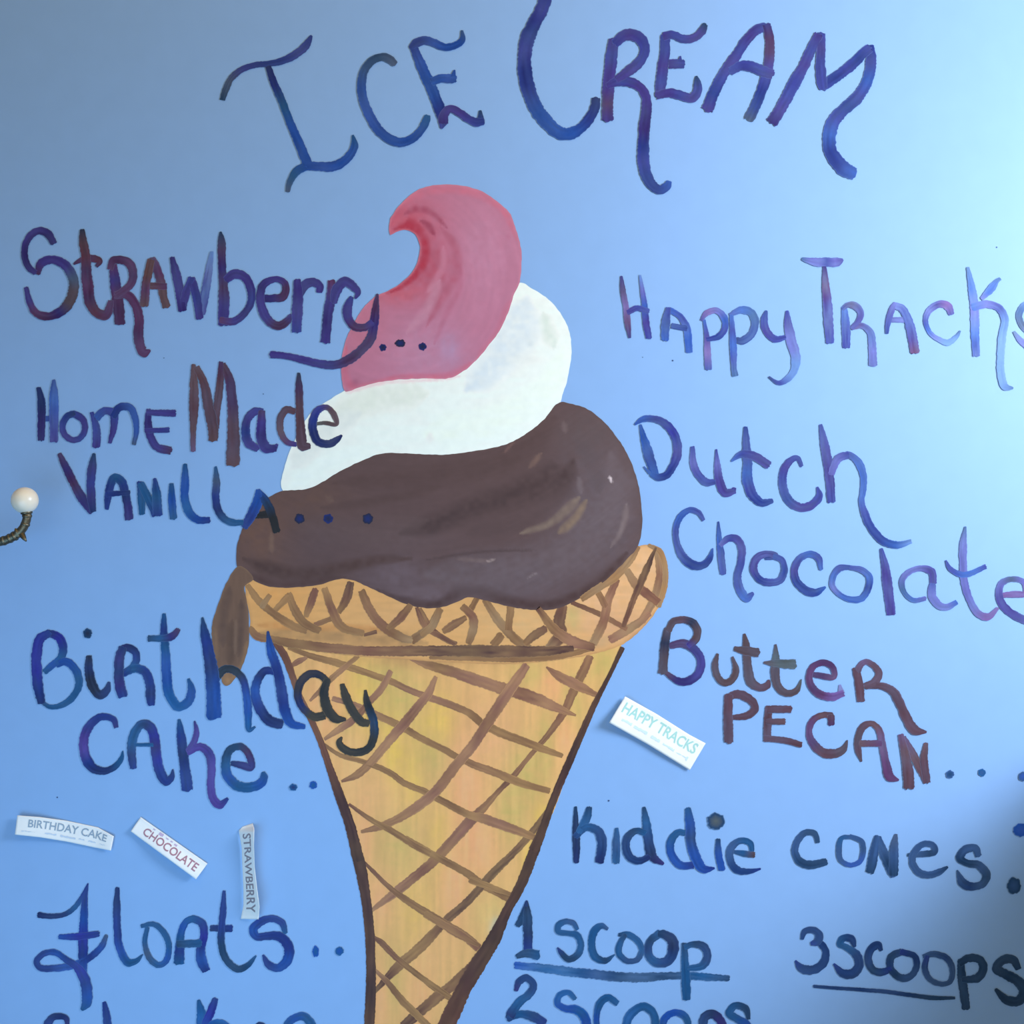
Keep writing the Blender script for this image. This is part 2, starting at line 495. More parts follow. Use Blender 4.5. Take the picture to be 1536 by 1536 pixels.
lines(b, 0.00022, CB, [
    ('O', '450,285,24 600,340,36 750,380,44 930,440,38 1070,490,40 1200,550,38 1400,620,44 1540,680,44 1610,740,48 1710,790,52 1840,840,48 1970,890,44 2095,935,26', '8 8 8 4 8 8 8'),
    ('P', '-100,350,20 0,385,50 150,430,64 300,480,70 450,530,72 560,560,76 700,610,66 800,655,48 895,692,12', '4 8 4 4 1 4 1'),
    ('P', '718,402,10 800,460,54 900,510,60 1025,572,28', '1 4 1'),
    ('O', '715,590,30 850,630,34 980,690,44 1130,760,44 1250,830,40 1400,905,40 1460,940,40 1570,990,44 1680,1030,46 1800,1080,48 1920,1120,40 2018,1145,34', '4 4 8 8 8 1 8 8'),
    ('O', '655,860,20 760,930,26 900,970,30 1050,1030,36 1150,1100,38 1270,1150,40 1400,1220,42 1540,1290,46 1620,1310,56 1730,1350,56 1880,1405,44 1940,1430,34', '3 8 8 8 8 4 8'),
    ('O', '815,1225,18 950,1320,30 1080,1390,38 1220,1480,38 1300,1520,40', '1 8 8 8'),
    ('T', '1150,420,36 1300,510,44 1450,590,44 1536,640,46 1600,690,50 1690,740,44 1800,790,46 1805,792,30', '8 8 8 8'),
    ('T', '895,555,16 960,620,24 1050,710,30 1200,820,44 1350,910,48 1536,1030,52 1590,1080,50', '3 1 8 8 1 1'),
    ('T', '950,1010,20 1000,1040,34 1100,1140,36 1200,1220,34 1340,1320,34 1440,1385,26', '3 1 8 8 8'),
    ('T', '965,1205,18 1050,1290,34 1130,1390,44 1220,1480,44 1300,1560,44', '4 8 8 8'),
    ('U', '260,670,40 400,720,36 520,762,20', '8 8 8'), ('U', '-10,875,40 100,940,44 200,1000,48 312,1062,20', '8 1 1 8'),
    ('U', '-10,1275,30 60,1330,34 160,1395,30', '8 8'),
    ('O', '470,395,20 500,375,36 560,345,20', '1 4'), ('O', '580,605,14 640,545,30 700,480,34 780,410,34 870,335,26', '4 8 4 8'),
    ('O', '668,835,20 780,760,44 850,710,44 930,620,40 1010,530,42 1065,425,30', '4 4 1 4 4'),
    ('O', '770,1088,16 860,1050,44 950,970,50 1050,850,54 1130,760,60 1220,650,56 1290,560,48 1335,460,24', '1 1 4 4 1 4 4'),
    ('O', '888,1390,20 1000,1360,42 1130,1300,50 1250,1220,60 1350,1130,60 1450,1000,60 1560,870,60 1630,760,62 1710,640,66 1770,550,64 1840,450,56 1880,390,44', '1 1 4 1 4 1 4 4'),
    ('T', '945,858,20 1080,755,52 1200,660,56 1330,550,60 1450,420,64 1540,320,66 1640,220,44 1720,130,30 1800,50,36 1880,-50,28 2000,-190,34 2100,-330,46 2160,-460,54 2220,-580,56 2260,-670,46', '4 4 1 1 4 1 3 1 3 1 3 1'),
    ('T', '965,1345,22 1100,1200,56 1250,1070,62 1380,930,52 1536,790,48 1660,650,50 1800,510,44 1900,400,42 1990,280,34 2045,190,18', '5 3 8 3 5 5 9 5 9 9'),
    ('T', '1140,1550,60 1300,1410,64 1450,1290,66 1560,1190,72 1620,1100,60', '5 3 3 5'),
])
lines(b, 0.00036, CB, [  # dark outline of the cone
    ('O', '375,255,40 425,330,44 470,440,40 510,560,36 565,670,36 640,840,36 700,1010,44 760,1180,56 820,1350,60 852,1480,66 870,1560,66', '1 1 4 1 1 3 5 5 9'),
    ('T', '850,470,64 885,600,68 915,780,58 935,950,56 945,1150,56 945,1350,60 935,1560,60', '9 5 5 5 9 5'),
    ('P', '1175,285,30 1100,445,24 1010,620,34 930,800,40 860,960,44 800,1100,44 740,1250,44 690,1390,50 640,1500,56', '9 9 5 9 5 9 5'),
    ('U', '690,390,50 640,510,60 570,690,60 480,860,56 400,1030,80 300,1190,90 220,1330,90 130,1520,100 80,1640,100', '5 9 5 9 5 3 3'),
], 0.05, 0.08, 0.07)
b.build('waffle_cone', M_cream, cone)

# rolled rim of the cone
b = Buf()
out = [(372, 868), (368, 885), (375, 927), (376, 948), (384, 959), (400, 962), (430, 969), (480, 978), (545, 985), (620, 990), (665, 993), (740, 996),
       (790, 995), (852, 988), (890, 981), (935, 966), (966, 940), (987, 912), (997, 882), (997, 852), (989, 829), (975, 818), (957, 820), (935, 836), (900, 850), (700, 870), (500, 850)]
field(b, out, (216, 170, 106), [
    ('blob', 420, 900, 50, 60, (220, 166, 96), 0.8), ('blob', 600, 920, 80, 30, (216, 174, 116), 0.6), ('blob', 780, 930, 80, 40, (216, 180, 122), 0.8), ('blob', 900, 910, 60, 50, (226, 184, 134), 0.9),
    ('blob', 965, 860, 40, 60, (222, 184, 136), 0.9), ('blob', 858, 925, 14, 25, (190, 180, 110), 0.6), ('blob', 940, 940, 50, 25, (204, 164, 122), 0.8),
    ('line', [(385, 950, 18), (480, 953, 26), (560, 958, 30), (640, 965, 26)], (176, 140, 92), 0.85), ('line', [(385, 938, 14), (480, 940, 14), (580, 945, 12)], (196, 140, 80), 0.6),
    ('line', [(740, 985, 12), (850, 975, 20), (930, 955, 20)], (200, 166, 118), 0.8), ('edge', 5, (176, 136, 90), 0.5)],
    0.00032, 3.0, lambda q: 0.06 * vnoise(q[:, 0] / 30, q[:, 1] / 4), tint=(1.10, 1.03, 1.0))
RB = pig((214, 172, 112))
lines(b, 0.00040, RB, [
    ('J', '285,950,30 350,1040,44 440,1120,44 550,1190,50 640,1225,40', '2 2 8 2 8'), ('J', '440,1112,30 530,1020,44', '2 2'), ('J', '420,1010,30 370,1080,36', '2 6'),
    ('J', '530,1000,40 570,1100,50 630,1180,50 720,1225,40', '2 8 8 8'), ('J', '635,1140,30 665,1060,48 695,975,40', '2 1 1'),
    ('J', '748,970,40 790,1090,50 850,1200,50 980,1240,36', '2 1 8 8'), ('J', '830,1115,34 880,1030,52 905,935,44', '8 3 5'), ('J', '690,1190,30 790,1150,30', '1 8'),
    ('J', '970,985,44 1010,1080,54 1080,1180,56 1200,1260,56 1270,1282,40', '8 1 1 8 6'), ('J', '985,1250,20 1060,1230,24', '3 3'), ('J', '1130,1210,34 1200,1150,50 1265,1070,36', '8 1 8'),
    ('J', '1300,1085,20 1330,1160,36 1350,1200,30', '3 1'), ('J', '1440,1095,44 1380,1200,50 1270,1285,50', '8 6 8'), ('J', '1320,1090,20 1400,1220,30 1500,1290,30 1540,1300,20', '8 1 3 3'),
    ('K', '80,1255,44 40,1350,44 -30,1410,40', '8 6 8'), ('K', '10,1385,26 90,1420,32 170,1465,24', '1 3 3'), ('K', '100,1390,36 160,1350,50 235,1305,30', '8 3 8'),
    ('K', '215,1235,40 280,1310,50 275,1390,50 250,1460,36', '8 1 6 8'), ('K', '305,1185,34 255,1275,36', '8 8'), ('K', '350,1200,40 430,1320,52 540,1440,54 650,1510,40', '8 6 8 6'),
    ('K', '505,1240,44 490,1380,44', '8 8'), ('K', '400,1470,50 450,1410,50', '8 8'), ('K', '590,1460,40 650,1410,54 715,1370,44', '8 5 3'),
    ('K', '670,1250,36 770,1380,56 880,1450,66 1005,1485,44', '3 8 4 3'), ('K', '815,1235,60 795,1330,70 800,1410,76 730,1500,54', '3 5 3 6'),
    ('K', '870,1215,26 1050,1290,32 1200,1375,28', '3 3 1'), ('K', '1140,1075,40 1090,1200,50 1060,1330,54 1000,1460,50', '1 4 1 6'), ('K', '1030,1155,36 1075,1240,40', '8 1'),
    ('K', '1200,1020,40 1260,1110,54 1390,1215,50', '6 1 1'), ('K', '1375,885,14 1300,1060,46 1240,1200,36 1180,1360,28', '9 9 3 3'),
    ('K', '1380,900,30 1400,1050,50 1370,1180,50 1290,1330,44', '6 1 6 4'), ('K', '1100,1440,50 1250,1350,50 1340,1280,30', '4 6 4'),
    ('K', '1330,870,20 1400,910,34 1430,1010,34 1425,1130,34 1390,1240,30', '6 2 6 2 6'), ('K', '1265,880,40 1215,960,50 1130,1060,50 1040,1120,44 930,1195,36', '8 6 2 6 8'),
    ('J', '300,1205,30 340,1255,50 420,1275,40', '2 1 8'),
    ('J', '400,1262,30 500,1290,50 700,1318,56 1000,1345,56 1300,1345,64 1440,1345,64 1600,1345,70 1900,1350,72 2100,1345,56 2240,1330,36', '8 8 1 1 3 5 9 5 5 5'),
    ('J', '1380,1380,30 1600,1385,40 1900,1390,44 2160,1375,40 2350,1330,30', '8 8 8 8'),
], 0.2, 0.5, 0.10)
b.build('cone_rim', M_cream, cone)

# vanilla
b = Buf()
out = [(779, 424), (800, 434), (825, 451), (845, 477), (855, 502), (857, 530), (852, 565), (844, 592), (832, 625), (800, 660), (730, 700), (620, 705), (520, 725), (462, 742), (430, 742),
       (422, 729), (424, 712), (430, 690), (437, 672), (450, 645), (466, 620), (495, 599), (516, 587), (560, 560), (660, 545), (740, 480)]
field(b, out, (229, 243, 240), [
    ('line', [(790, 450, 60), (780, 480, 80), (745, 540, 60), (700, 585, 40)], (206, 226, 234), 0.85), ('line', [(815, 470, 20), (830, 520, 26)], (204, 224, 216), 0.8),
    ('line', [(500, 620, 40), (560, 600, 50), (640, 590, 40)], (216, 232, 224), 0.9), ('line', [(440, 700, 40), (480, 650, 40), (540, 620, 30)], (214, 230, 228), 0.8),
    ('line', [(640, 650, 60), (740, 630, 50), (820, 580, 40), (845, 520, 20)], (238, 247, 238), 0.9), ('line', [(560, 670, 20), (480, 700, 24), (430, 735, 20)], (236, 246, 242), 0.8),
    ('blob', 645, 655, 5, 7, (206, 220, 220), 0.7), ('blob', 795, 515, 6, 6, (200, 218, 222), 0.6), ('blob', 785, 540, 25, 8, (212, 226, 224), 0.6),
    ('line', [(516, 590, 8), (570, 575, 7), (640, 570, 6), (690, 565, 10)], (226, 190, 200), 0.6), ('edge', 3, (236, 248, 246), 0.6)],
    0.00040, 3.0, lambda q: 0.02 * vnoise(q[:, 0] / 25, q[:, 1] / 6), tint=(1.2, 1.15, 1.09))
b.build('vanilla_swirl', M_cream, cone)

# strawberry
b = Buf()
out = [(585.5, 353), (585, 330), (592, 318), (603, 304), (625, 286), (645, 279), (665, 277), (690, 278), (722, 287), (747, 303), (765, 321), (773, 342), (781, 370), (782, 400), (779, 424),
       (772, 440), (763, 467), (750, 495), (730, 522), (710, 545), (687, 562), (670, 568), (645, 568), (607, 569), (570, 573), (540, 581), (518, 587), (513, 570), (512, 545), (517, 517), (527, 492), (542, 467),
       (560, 447), (585, 435), (607, 420), (622, 402), (630, 377), (627, 359), (618, 348), (605, 345), (594, 348)]
RD, RK = (180, 78, 108), (152, 62, 88)
field(b, out, (190, 124, 150), [
    ('blob', 720, 380, 60, 90, (198, 140, 168), 0.8), ('blob', 640, 530, 70, 60, (192, 140, 168), 0.8), ('blob', 675, 525, 18, 26, (178, 148, 182), 0.6),
    ('blob', 600, 340, 60, 50, (200, 98, 120), 0.9), ('blob', 640, 400, 44, 50, (184, 90, 112), 0.85), ('blob', 590, 440, 50, 20, (200, 104, 122), 0.8), ('blob', 545, 490, 36, 40, (198, 122, 144), 0.6),
    ('line', [(590, 345, 16), (612, 338, 22), (630, 350, 18), (638, 375, 16), (632, 400, 14), (612, 422, 12), (580, 440, 12)], (180, 62, 84), 1.0),
    ('line', [(606, 322, 8), (622, 314, 12), (640, 316, 12), (656, 326, 8), (672, 345, 6)], RK, 0.55), ('line', [(630, 330, 6), (644, 340, 12), (652, 354, 6)], RK, 0.65),
    ('line', [(610, 328, 12), (590, 336, 14)], (206, 108, 128), 0.7), ('line', [(600, 306, 20), (625, 292, 16), (670, 284, 14), (720, 293, 14), (755, 316, 12), (775, 360, 10)], (208, 118, 142), 0.7),
    ('line', [(660, 340, 10), (682, 370, 16), (684, 410, 18), (660, 450, 16), (640, 490, 10)], (180, 96, 120), 0.6),
    ('line', [(665, 370, 10), (664, 400, 12), (640, 440, 10)], (204, 140, 164), 0.5), ('line', [(690, 395, 8), (690, 430, 10), (670, 470, 10), (650, 520, 6)], (180, 100, 128), 0.4),
    ('line', [(660, 420, 18), (640, 465, 18), (610, 500, 12)], (202, 150, 172), 0.5), ('line', [(705, 545, 20), (680, 562, 14), (600, 566, 10), (530, 580, 14), (516, 560, 16), (520, 520, 14)], (204, 108, 132), 0.65),
    ('blob', 533, 574, 7, 6, (150, 80, 110), 0.5), ('line', [(765, 450, 12), (745, 500, 12), (715, 538, 14)], (196, 118, 144), 0.7), ('edge', 3.5, (216, 142, 162), 0.5), ('blob', 762, 355, 4, 4, (178, 100, 130), 0.4)],
    0.00046, 2.6, lambda q: 0.045 * vnoise(np.hypot(q[:, 0] - 600, q[:, 1] - 420) / 5, np.arctan2(q[:, 1] - 420, q[:, 0] - 600) * 5 + 20))
b.build('strawberry_swirl', M_cream, cone)

# chocolate
b = Buf()
out = [(839, 604), (857, 606), (880, 613), (903, 630), (928, 660), (946, 692), (958, 730), (963, 770), (962, 800), (955, 822), (942, 837), (927, 853), (902, 876), (870, 897), (847, 909), (835, 913),
       (812, 915), (790, 914), (752, 907), (722, 899), (702, 896), (685, 903), (662, 911), (640, 912), (612, 907), (582, 894), (550, 879), (525, 869), (505, 869), (480, 877), (440, 881), (405, 880), (382, 871),
       (367, 858), (356, 850), (355, 825), (362, 797), (378, 768), (400, 748), (422, 737), (445, 735), (462, 733), (480, 725), (512, 706), (550, 688), (575, 680), (625, 681), (665, 682), (715, 676), (760, 666), (790, 650), (815, 630)]
DK = (74, 60, 60)
field(b, out, (92, 76, 76), [
    ('blob', 390, 800, 60, 60, (108, 84, 72), 0.9), ('blob', 470, 745, 60, 30, (100, 80, 72), 0.7), ('blob', 900, 760, 70, 120, (100, 92, 98), 0.85), ('blob', 780, 870, 90, 40, (100, 90, 96), 0.7), ('blob', 590, 860, 50, 26, (104, 92, 98), 0.9),
    ('blob', 620, 810, 60, 20, (102, 88, 90), 0.5), ('blob', 480, 810, 70, 30, (92, 78, 80), 0.7), ('blob', 640, 890, 60, 20, (106, 94, 100), 0.8), ('blob', 880, 650, 50, 40, (92, 84, 86), 0.5),
    ('line', [(600, 800, 30), (640, 790, 34), (715, 760, 40), (790, 735, 50), (850, 710, 60), (860, 690, 30)], DK, 0.8), ('line', [(480, 762, 10), (560, 752, 16), (660, 730, 20)], (84, 68, 66), 0.6),
    ('line', [(365, 838, 20), (400, 852, 26), (450, 862, 26), (520, 850, 22), (570, 840, 18), (620, 838, 10)], (80, 62, 58), 0.85), ('line', [(370, 862, 16), (420, 878, 14), (490, 872, 14), (520, 866, 12)], (78, 58, 54), 0.7),
    ('line', [(565, 885, 16), (610, 903, 18), (660, 906, 16), (692, 885, 22), (720, 886, 20), (760, 900, 20), (820, 908, 18), (860, 896, 20), (905, 868, 22), (940, 830, 26)], (76, 58, 56), 0.85),
    ('line', [(640, 862, 60), (770, 856, 76), (870, 815, 76), (925, 740, 60), (915, 680, 40)], (106, 97, 102), 0.6), ('line', [(830, 630, 60), (760, 690, 46), (620, 715, 34), (500, 725, 20)], (82, 66, 64), 0.5),
    ('line', [(450, 790, 40), (560, 800, 50), (640, 780, 30)], (98, 84, 84), 0.4), ('line', [(700, 800, 24), (790, 780, 30), (850, 730, 30)], (84, 70, 70), 0.5),
    ('line', [(407, 800, 8), (408, 830, 10)], (128, 106, 90), 0.6), ('line', [(490, 745, 12), (500, 752, 10)], (116, 98, 86), 0.5),
    ('line', [(870, 745, 14), (850, 765, 16), (825, 785, 12), (780, 800, 10)], (132, 120, 106), 0.7), ('line', [(880, 750, 10), (862, 778, 14), (838, 800, 14)], (138, 122, 100), 0.7), ('line', [(868, 715, 10), (872, 740, 12)], (118, 110, 114), 0.6),
    ('line', [(812, 680, 10), (794, 702, 10)], (124, 104, 94), 0.6), ('line', [(770, 664, 5), (755, 680, 5)], (124, 100, 94), 0.5), ('line', [(940, 755, 8), (938, 775, 10), (930, 800, 8), (915, 822, 6)], (128, 118, 118), 0.7),
    ('line', [(685, 838, 6), (735, 842, 8)], (120, 106, 104), 0.6), ('line', [(730, 842, 4), (742, 839, 4)], (176, 164, 158), 0.6), ('line', [(790, 868, 4), (806, 858, 4)], (140, 130, 132), 0.6),
    ('line', [(640, 840, 4), (720, 828, 5), (810, 825, 4)], (76, 62, 62), 0.6), ('line', [(845, 632, 12), (848, 650, 10)], (120, 108, 108), 0.4), ('line', [(865, 660, 20), (890, 700, 30), (900, 740, 20)], (90, 82, 86), 0.5),
    ('line', [(935, 870, 6), (915, 885, 6)], (110, 86, 74), 0.3), ('line', [(914.5, 714.5, 2.5), (916, 719, 4), (917.5, 724, 3)], (220, 214, 216), 1.0), ('edge', 4, (96, 80, 78), 0.5)],
    0.00050, 2.6, lambda q: 0.045 * vnoise(q[:, 0] / 26 + q[:, 1] / 40, q[:, 1] / 4 + 0.004 * (q[:, 0] - 620) ** 2 / 12) + 0.02 * vnoise(q[:, 0] / 9, q[:, 1] / 3), tint=(1.08, 1.0, 0.96))
b.build('chocolate_swirl', M_cream, cone)

# chocolate running down the left side of the rim
b = Buf()
out = [(358, 849), (342, 870), (328, 905), (318, 940), (319, 965), (324, 993), (331, 1012), (334, 1024), (341, 1029), (351, 1020), (364, 998), (371, 978), (374, 945), (371, 905), (367, 880), (380, 868), (372, 856)]
field(b, out, (118, 92, 74), [
    ('line', [(345, 880, 16), (335, 930, 16), (335, 970, 14)], (94, 74, 64), 0.6), ('line', [(362, 900, 12), (362, 940, 12), (358, 985, 10)], (92, 72, 62), 0.6), ('line', [(348, 930, 14), (346, 980, 16), (345, 1000, 10)], (96, 74, 60), 0.7),
    ('line', [(354, 930, 6), (353, 980, 6)], (136, 110, 90), 0.5), ('line', [(322, 940, 8), (326, 990, 8)], (140, 112, 84), 0.5), ('line', [(372, 960, 8), (364, 995, 8), (348, 1020, 12)], (158, 122, 84), 0.6), ('blob', 342, 1018, 14, 14, (170, 130, 88), 0.9), ('edge', 3, (140, 112, 86), 0.5)],
    0.00054, 2.2, lambda q: 0.06 * vnoise(q[:, 0] / 3, q[:, 1] / 30))
b.build('chocolate_drip', M_cream, cone)
# ------------------------------------------------------------------ painted lettering
L_ = 'letter'
word('navy blue painted word ICE in curly capitals at the top of the wall', 'A', [
 (L_, ['55,600,32 75,540,38 110,470,38 180,415,36 260,390,34 330,385,36 420,365,42 500,325,46 560,270,46 590,215,16|T g i n n i n',
       '330,400,36 365,500,44 410,600,46 455,720,48 510,850,52 570,990,58|z n t b b b',
       '447,1152,26 462,1090,38 500,1030,48 560,1000,52 640,1000,52 720,1000,58 790,965,54 835,910,48 848,870,42 838,812,12|g t b B b b t']),
 (L_, ['1090,385,42 1055,355,50 1010,345,46 950,370,48 905,430,50 890,510,52 900,600,54 940,700,58 1000,790,56 1070,840,56 1130,855,54 1200,830,50 1250,780,48 1280,720,46 1287,695,34|g T s b B B b b b t']),
 (L_, ['1200,275,44 1245,390,60 1300,510,64 1345,620,64 1380,720,64 1368,770,20|n B b b n i',
       '1180,290,26 1215,262,50 1270,245,52 1330,262,50 1390,285,44 1450,275,44 1495,240,36 1492,185,16|n n B b b s',
       '1310,492,50 1370,472,50 1430,475,52 1456,475,40|b b B b', '1436,470,40 1448,422,10|b b',
       'B:100,740,60 105,690,56 140,655,46 200,680,48 250,715,48 300,735,52 340,730,44|P p p i n', 'B:325,725,44 322,665,16|n T']),
], 'heading words')
word('large purple-blue painted word CREAM in curly capitals at the top of the wall', 'B', [
 (L_, ['735,-60,70 715,-10,74 690,60,78 640,150,80 600,250,84 588,340,80 590,430,84 605,520,84 640,620,84 690,700,82 750,765,80 810,803,76 870,800,72 930,765,62 985,700,58 1010,640,56 1016,590,48|n i n i n n b b b n z']),
 (L_, ['1125,240,60 1110,330,68 1100,430,70 1090,520,72 1085,620,66 1086,722,70|p i p p o p', '1130,262,56 1190,212,68 1250,215,70 1300,260,64 1305,320,58 1270,380,60 1210,430,60 1140,478,44|i p i i p p',
       '1085,515,40 1150,490,58 1220,495,60 1280,525,56 1315,580,54 1318,660,62 1305,780,66 1300,880,66 1300,970,70 1320,1060,66 1360,1120,58 1400,1140,56 1440,1120,50 1456,1090,32|p i p p P P n i n n B']),
 (L_, ['C:152,212,56 148,320,62 135,420,66 125,510,66 118,580,60|i i p i p', 'C:140,220,52 190,210,50 260,235,50 320,230,48 370,190,52 390,148,36|p i i p p T', 'C:175,385,56 262,385,52|p i', 'C:238,370,30 242,338,8|i i',
       'C:98,575,50 180,560,54 260,580,56 310,590,56 345,545,56 344,500,44 338,458,12|p p i p i T']),
 (L_, ['C:755,160,52 700,180,58 640,240,58 580,330,62 510,430,64 450,540,66 402,662,70|i p i p i n p', 'C:758,150,50 775,220,56 778,300,56 770,400,60 755,470,62 720,570,60 690,640,62 652,718,62|P o o p i n n g', 'C:540,430,50 610,395,60 680,405,64 740,430,64 795,448,56|i i i p']),
 (L_, ['C:790,738,70 850,640,68 920,510,72 980,400,64 1030,290,60 1070,210,56|P p i i p i p', 'C:1080,205,56 1085,280,54 1082,400,58 1090,490,62 1097,535,50|i p i i i', 'C:1090,520,66 1180,460,62 1270,390,64 1340,320,58 1378,290,54|i n i n i',
       'C:1378,275,48 1385,360,62 1365,480,66 1300,590,72 1220,660,72 1160,730,80 1135,820,78 1140,900,78 1180,970,84 1230,1020,86 1288,1044,72|n i B i n i B n n B']),
], 'heading words')

word('purple and maroon painted word Strawberry with three dots reaching onto the pink swirl', 'E', [
 (L_, ['325,182,40 290,125,48 240,105,46 190,130,42 155,190,40 150,260,40 175,325,38 215,357,34|P P p p P P p', '225,365,34 250,300,48 320,280,50 390,310,54 440,390,58 440,480,60 400,560,58 340,605,52 280,620,48 215,595,44 180,535,38 158,445,26|o p p p g d d P o m p p']),
 (L_, ['495,98,26 500,170,50 515,250,54 520,350,62 530,440,64 545,540,62 590,600,58 640,610,56 660,560,46 668,525,34|k R M o m o M m m', '445,305,14 490,280,30 550,270,44 600,290,36 580,320,20|o m m M o']),
 (L_, ['680,310,44 690,400,60 705,500,66 715,590,66 720,665,62|m p m o o', '662,335,40 680,285,44 720,280,48 775,300,52 800,360,50 790,420,48 750,460,44 700,490,40|m o m o m m', '690,490,46 760,490,50 810,540,52 835,630,54 832,720,58 840,790,56 870,838,56 902,822,14|m m m m o m m']),
 (L_, ['908,280,46 890,360,50 875,450,50 868,555,50|r r m r', '908,275,50 940,330,52 965,410,52 980,490,48 1000,562,48|e m r r', '888,435,40 998,440,40|r m']),
 (L_, ['1033,265,28 1055,350,50 1075,450,54 1097,585,48|P p p P', '1095,565,50 1120,470,46 1150,388,40|p p i', '1150,390,44 1180,500,50 1200,632,46|p i p', '1205,605,52 1230,490,52 1250,370,46 1272,232,22|p i p l|thin=0.3']),
 (L_, ['F:45,112,12 50,165,44 52,300,48 60,420,52 65,520,66 60,668,60|T o P o p p', 'F:75,400,46 130,365,56 190,385,54 228,460,48 225,540,44 180,610,42 120,650,44 40,640,36|p p p i P p m']),
 (L_, ['F:290,512,44 360,510,46 420,500,48 435,430,42 400,400,36 350,400,40 300,430,48 282,500,50 300,590,54 350,660,52 400,675,48 450,640,42 468,610,22|P P o o p p P p p p o o p']),
 (L_, ['F:505,400,40 508,480,60 505,580,62 500,712,58|p p p i', 'F:520,490,40 550,432,56 600,415,52 640,440,46 636,475,36|P p p p']),
 (L_, ['F:710,405,46 708,500,58 690,600,56 673,775,58|m p P p', 'F:720,535,46 740,460,60 790,410,56 840,440,50 868,480,36 852,512,14|p p p p p']),
 (L_, ['F:830,502,26 805,570,56 810,630,52 850,680,48 910,685,44 955,655,40|i p p o o p|', 'F:985,485,14 975,570,44 965,660,52 945,750,58 890,820,54 820,875,58 740,908,52 650,905,48 540,880,44 430,855,38 345,848,44|o o P o o o P p p p p']),
 ('dot', ['F:1018,805,22|k z|bg=pink']), ('dot', ['F:1122,780,32|z k|bg=pink ry=24']), ('dot', ['F:1255,800,24|k z|bg=pink']),
], 'flavour words')

word('blue-purple painted word Home written left of the brown word Made', 'E', [
 (L_, ['233,1045,26 250,1130,46 250,1250,46 248,1362,40|z z P P', '325,1000,18 325,1090,50 325,1230,54 325,1368,50|n B i p|thin=0.15', '250,1235,34 335,1230,30|B i']),
 (L_, ['405,1220,36 440,1205,44 500,1240,40 510,1300,36 480,1350,36 430,1358,36 385,1320,36 380,1260,40 410,1215,40 450,1200,26|B i p p i p p i n z']),
 (L_, ['552,1195,24 580,1290,44 580,1402,46|i i p', '580,1230,46 630,1185,44 680,1200,48 685,1280,40 660,1378,22|B i i p p', '680,1220,44 720,1165,44 780,1165,44 810,1220,40 820,1300,32 805,1388,24|n n B B B g']),
 (L_, ['893,1175,26 890,1260,46 905,1340,46 940,1400,46 1025,1425,50|p P p p o', '885,1195,34 1052,1200,42|p p', '872,1305,28 1015,1300,32|p i']),
], 'flavour words')
word('rusty brown painted word Made beside the white vanilla swirl', 'E', [
 (L_, ['1162,908,24 1165,1040,50 1165,1180,54 1160,1300,36 1160,1428,30|r r R r e', '1180,925,40 1225,1020,50 1250,1150,60 1280,1290,64 1280,1364,54|r R R R r', '1290,1290,50 1300,1180,46 1320,1040,46 1327,892,26|R R R o', '1335,905,40 1375,990,50 1395,1130,62 1400,1260,68 1400,1400,78 1400,1510,80|R o o R R r']),
 (L_, ['F:300,1190,40 250,1190,48 205,1240,48 195,1310,52 215,1380,54 270,1415,40|i p P n p p', 'F:292,1185,40 290,1260,54 290,1350,60 320,1408,60 378,1410,40|o p P p P', 'F:372,1405,30 385,1385,14|p p']),
 (L_, ['F:490,1190,40 440,1180,44 405,1230,42 405,1310,38 440,1370,36 500,1388,28|R R R r m p|', 'F:513,958,18 515,1050,44 518,1170,46 525,1300,54 540,1395,62 582,1398,30|k o R R R R']),
 (L_, ['F:605,1265,20 670,1258,24 738,1265,26 725,1210,36 680,1165,32 630,1180,44 600,1240,50 600,1310,52 630,1370,48 690,1385,46 740,1360,40 772,1332,12|y d R R i n z z z z|bg=white']),
], 'flavour words')
word('dark blue painted word Vanilla with three dots running onto the brown chocolate', 'I', [
 (L_, ['358,162,26 400,250,46 450,350,48 500,440,52 552,515,36|o P o P P', '565,162,18 555,240,50 545,340,48 550,430,50 560,510,36|T P i P z']),
 (L_, ['642,495,24 650,420,44 665,350,48 690,305,46 730,330,50 755,410,48 770,490,50 775,556,52|n n n t n z P P', '640,405,36 780,395,26|n z']),
 (L_, ['835,330,26 850,420,46 853,525,34|n t t', '845,340,44 890,430,46 935,535,40|t t n', '930,312,20 940,400,52 947,530,56|n t n']),
 (L_, ['1030,342,26 1032,440,44 1042,552,44|t b t']),
 (L_, ['1112,225,24 1112,330,46 1110,430,48 1140,520,52 1190,560,44 1258,560,36|t b b c b n']),
 (L_, ['1295,240,14 1300,330,42 1295,430,44 1310,500,46 1350,555,42 1400,575,40 1460,575,30|t g n z t t']),
 (L_, ['J:265,605,40 310,530,60 350,440,58 350,378,28|n n b b', 'J:345,385,34 390,440,48 430,520,48 462,630,44|b T K K|bg=choc', 'J:315,535,36 440,520,48|K K|bg=choc']),
 ('dot', ['J:598,552,30|z k|bg=choc']), ('dot', ['J:770,552,29|k z|bg=choc']), ('dot', ['J:1007,552,31|z k|bg=choc']),
], 'flavour words')
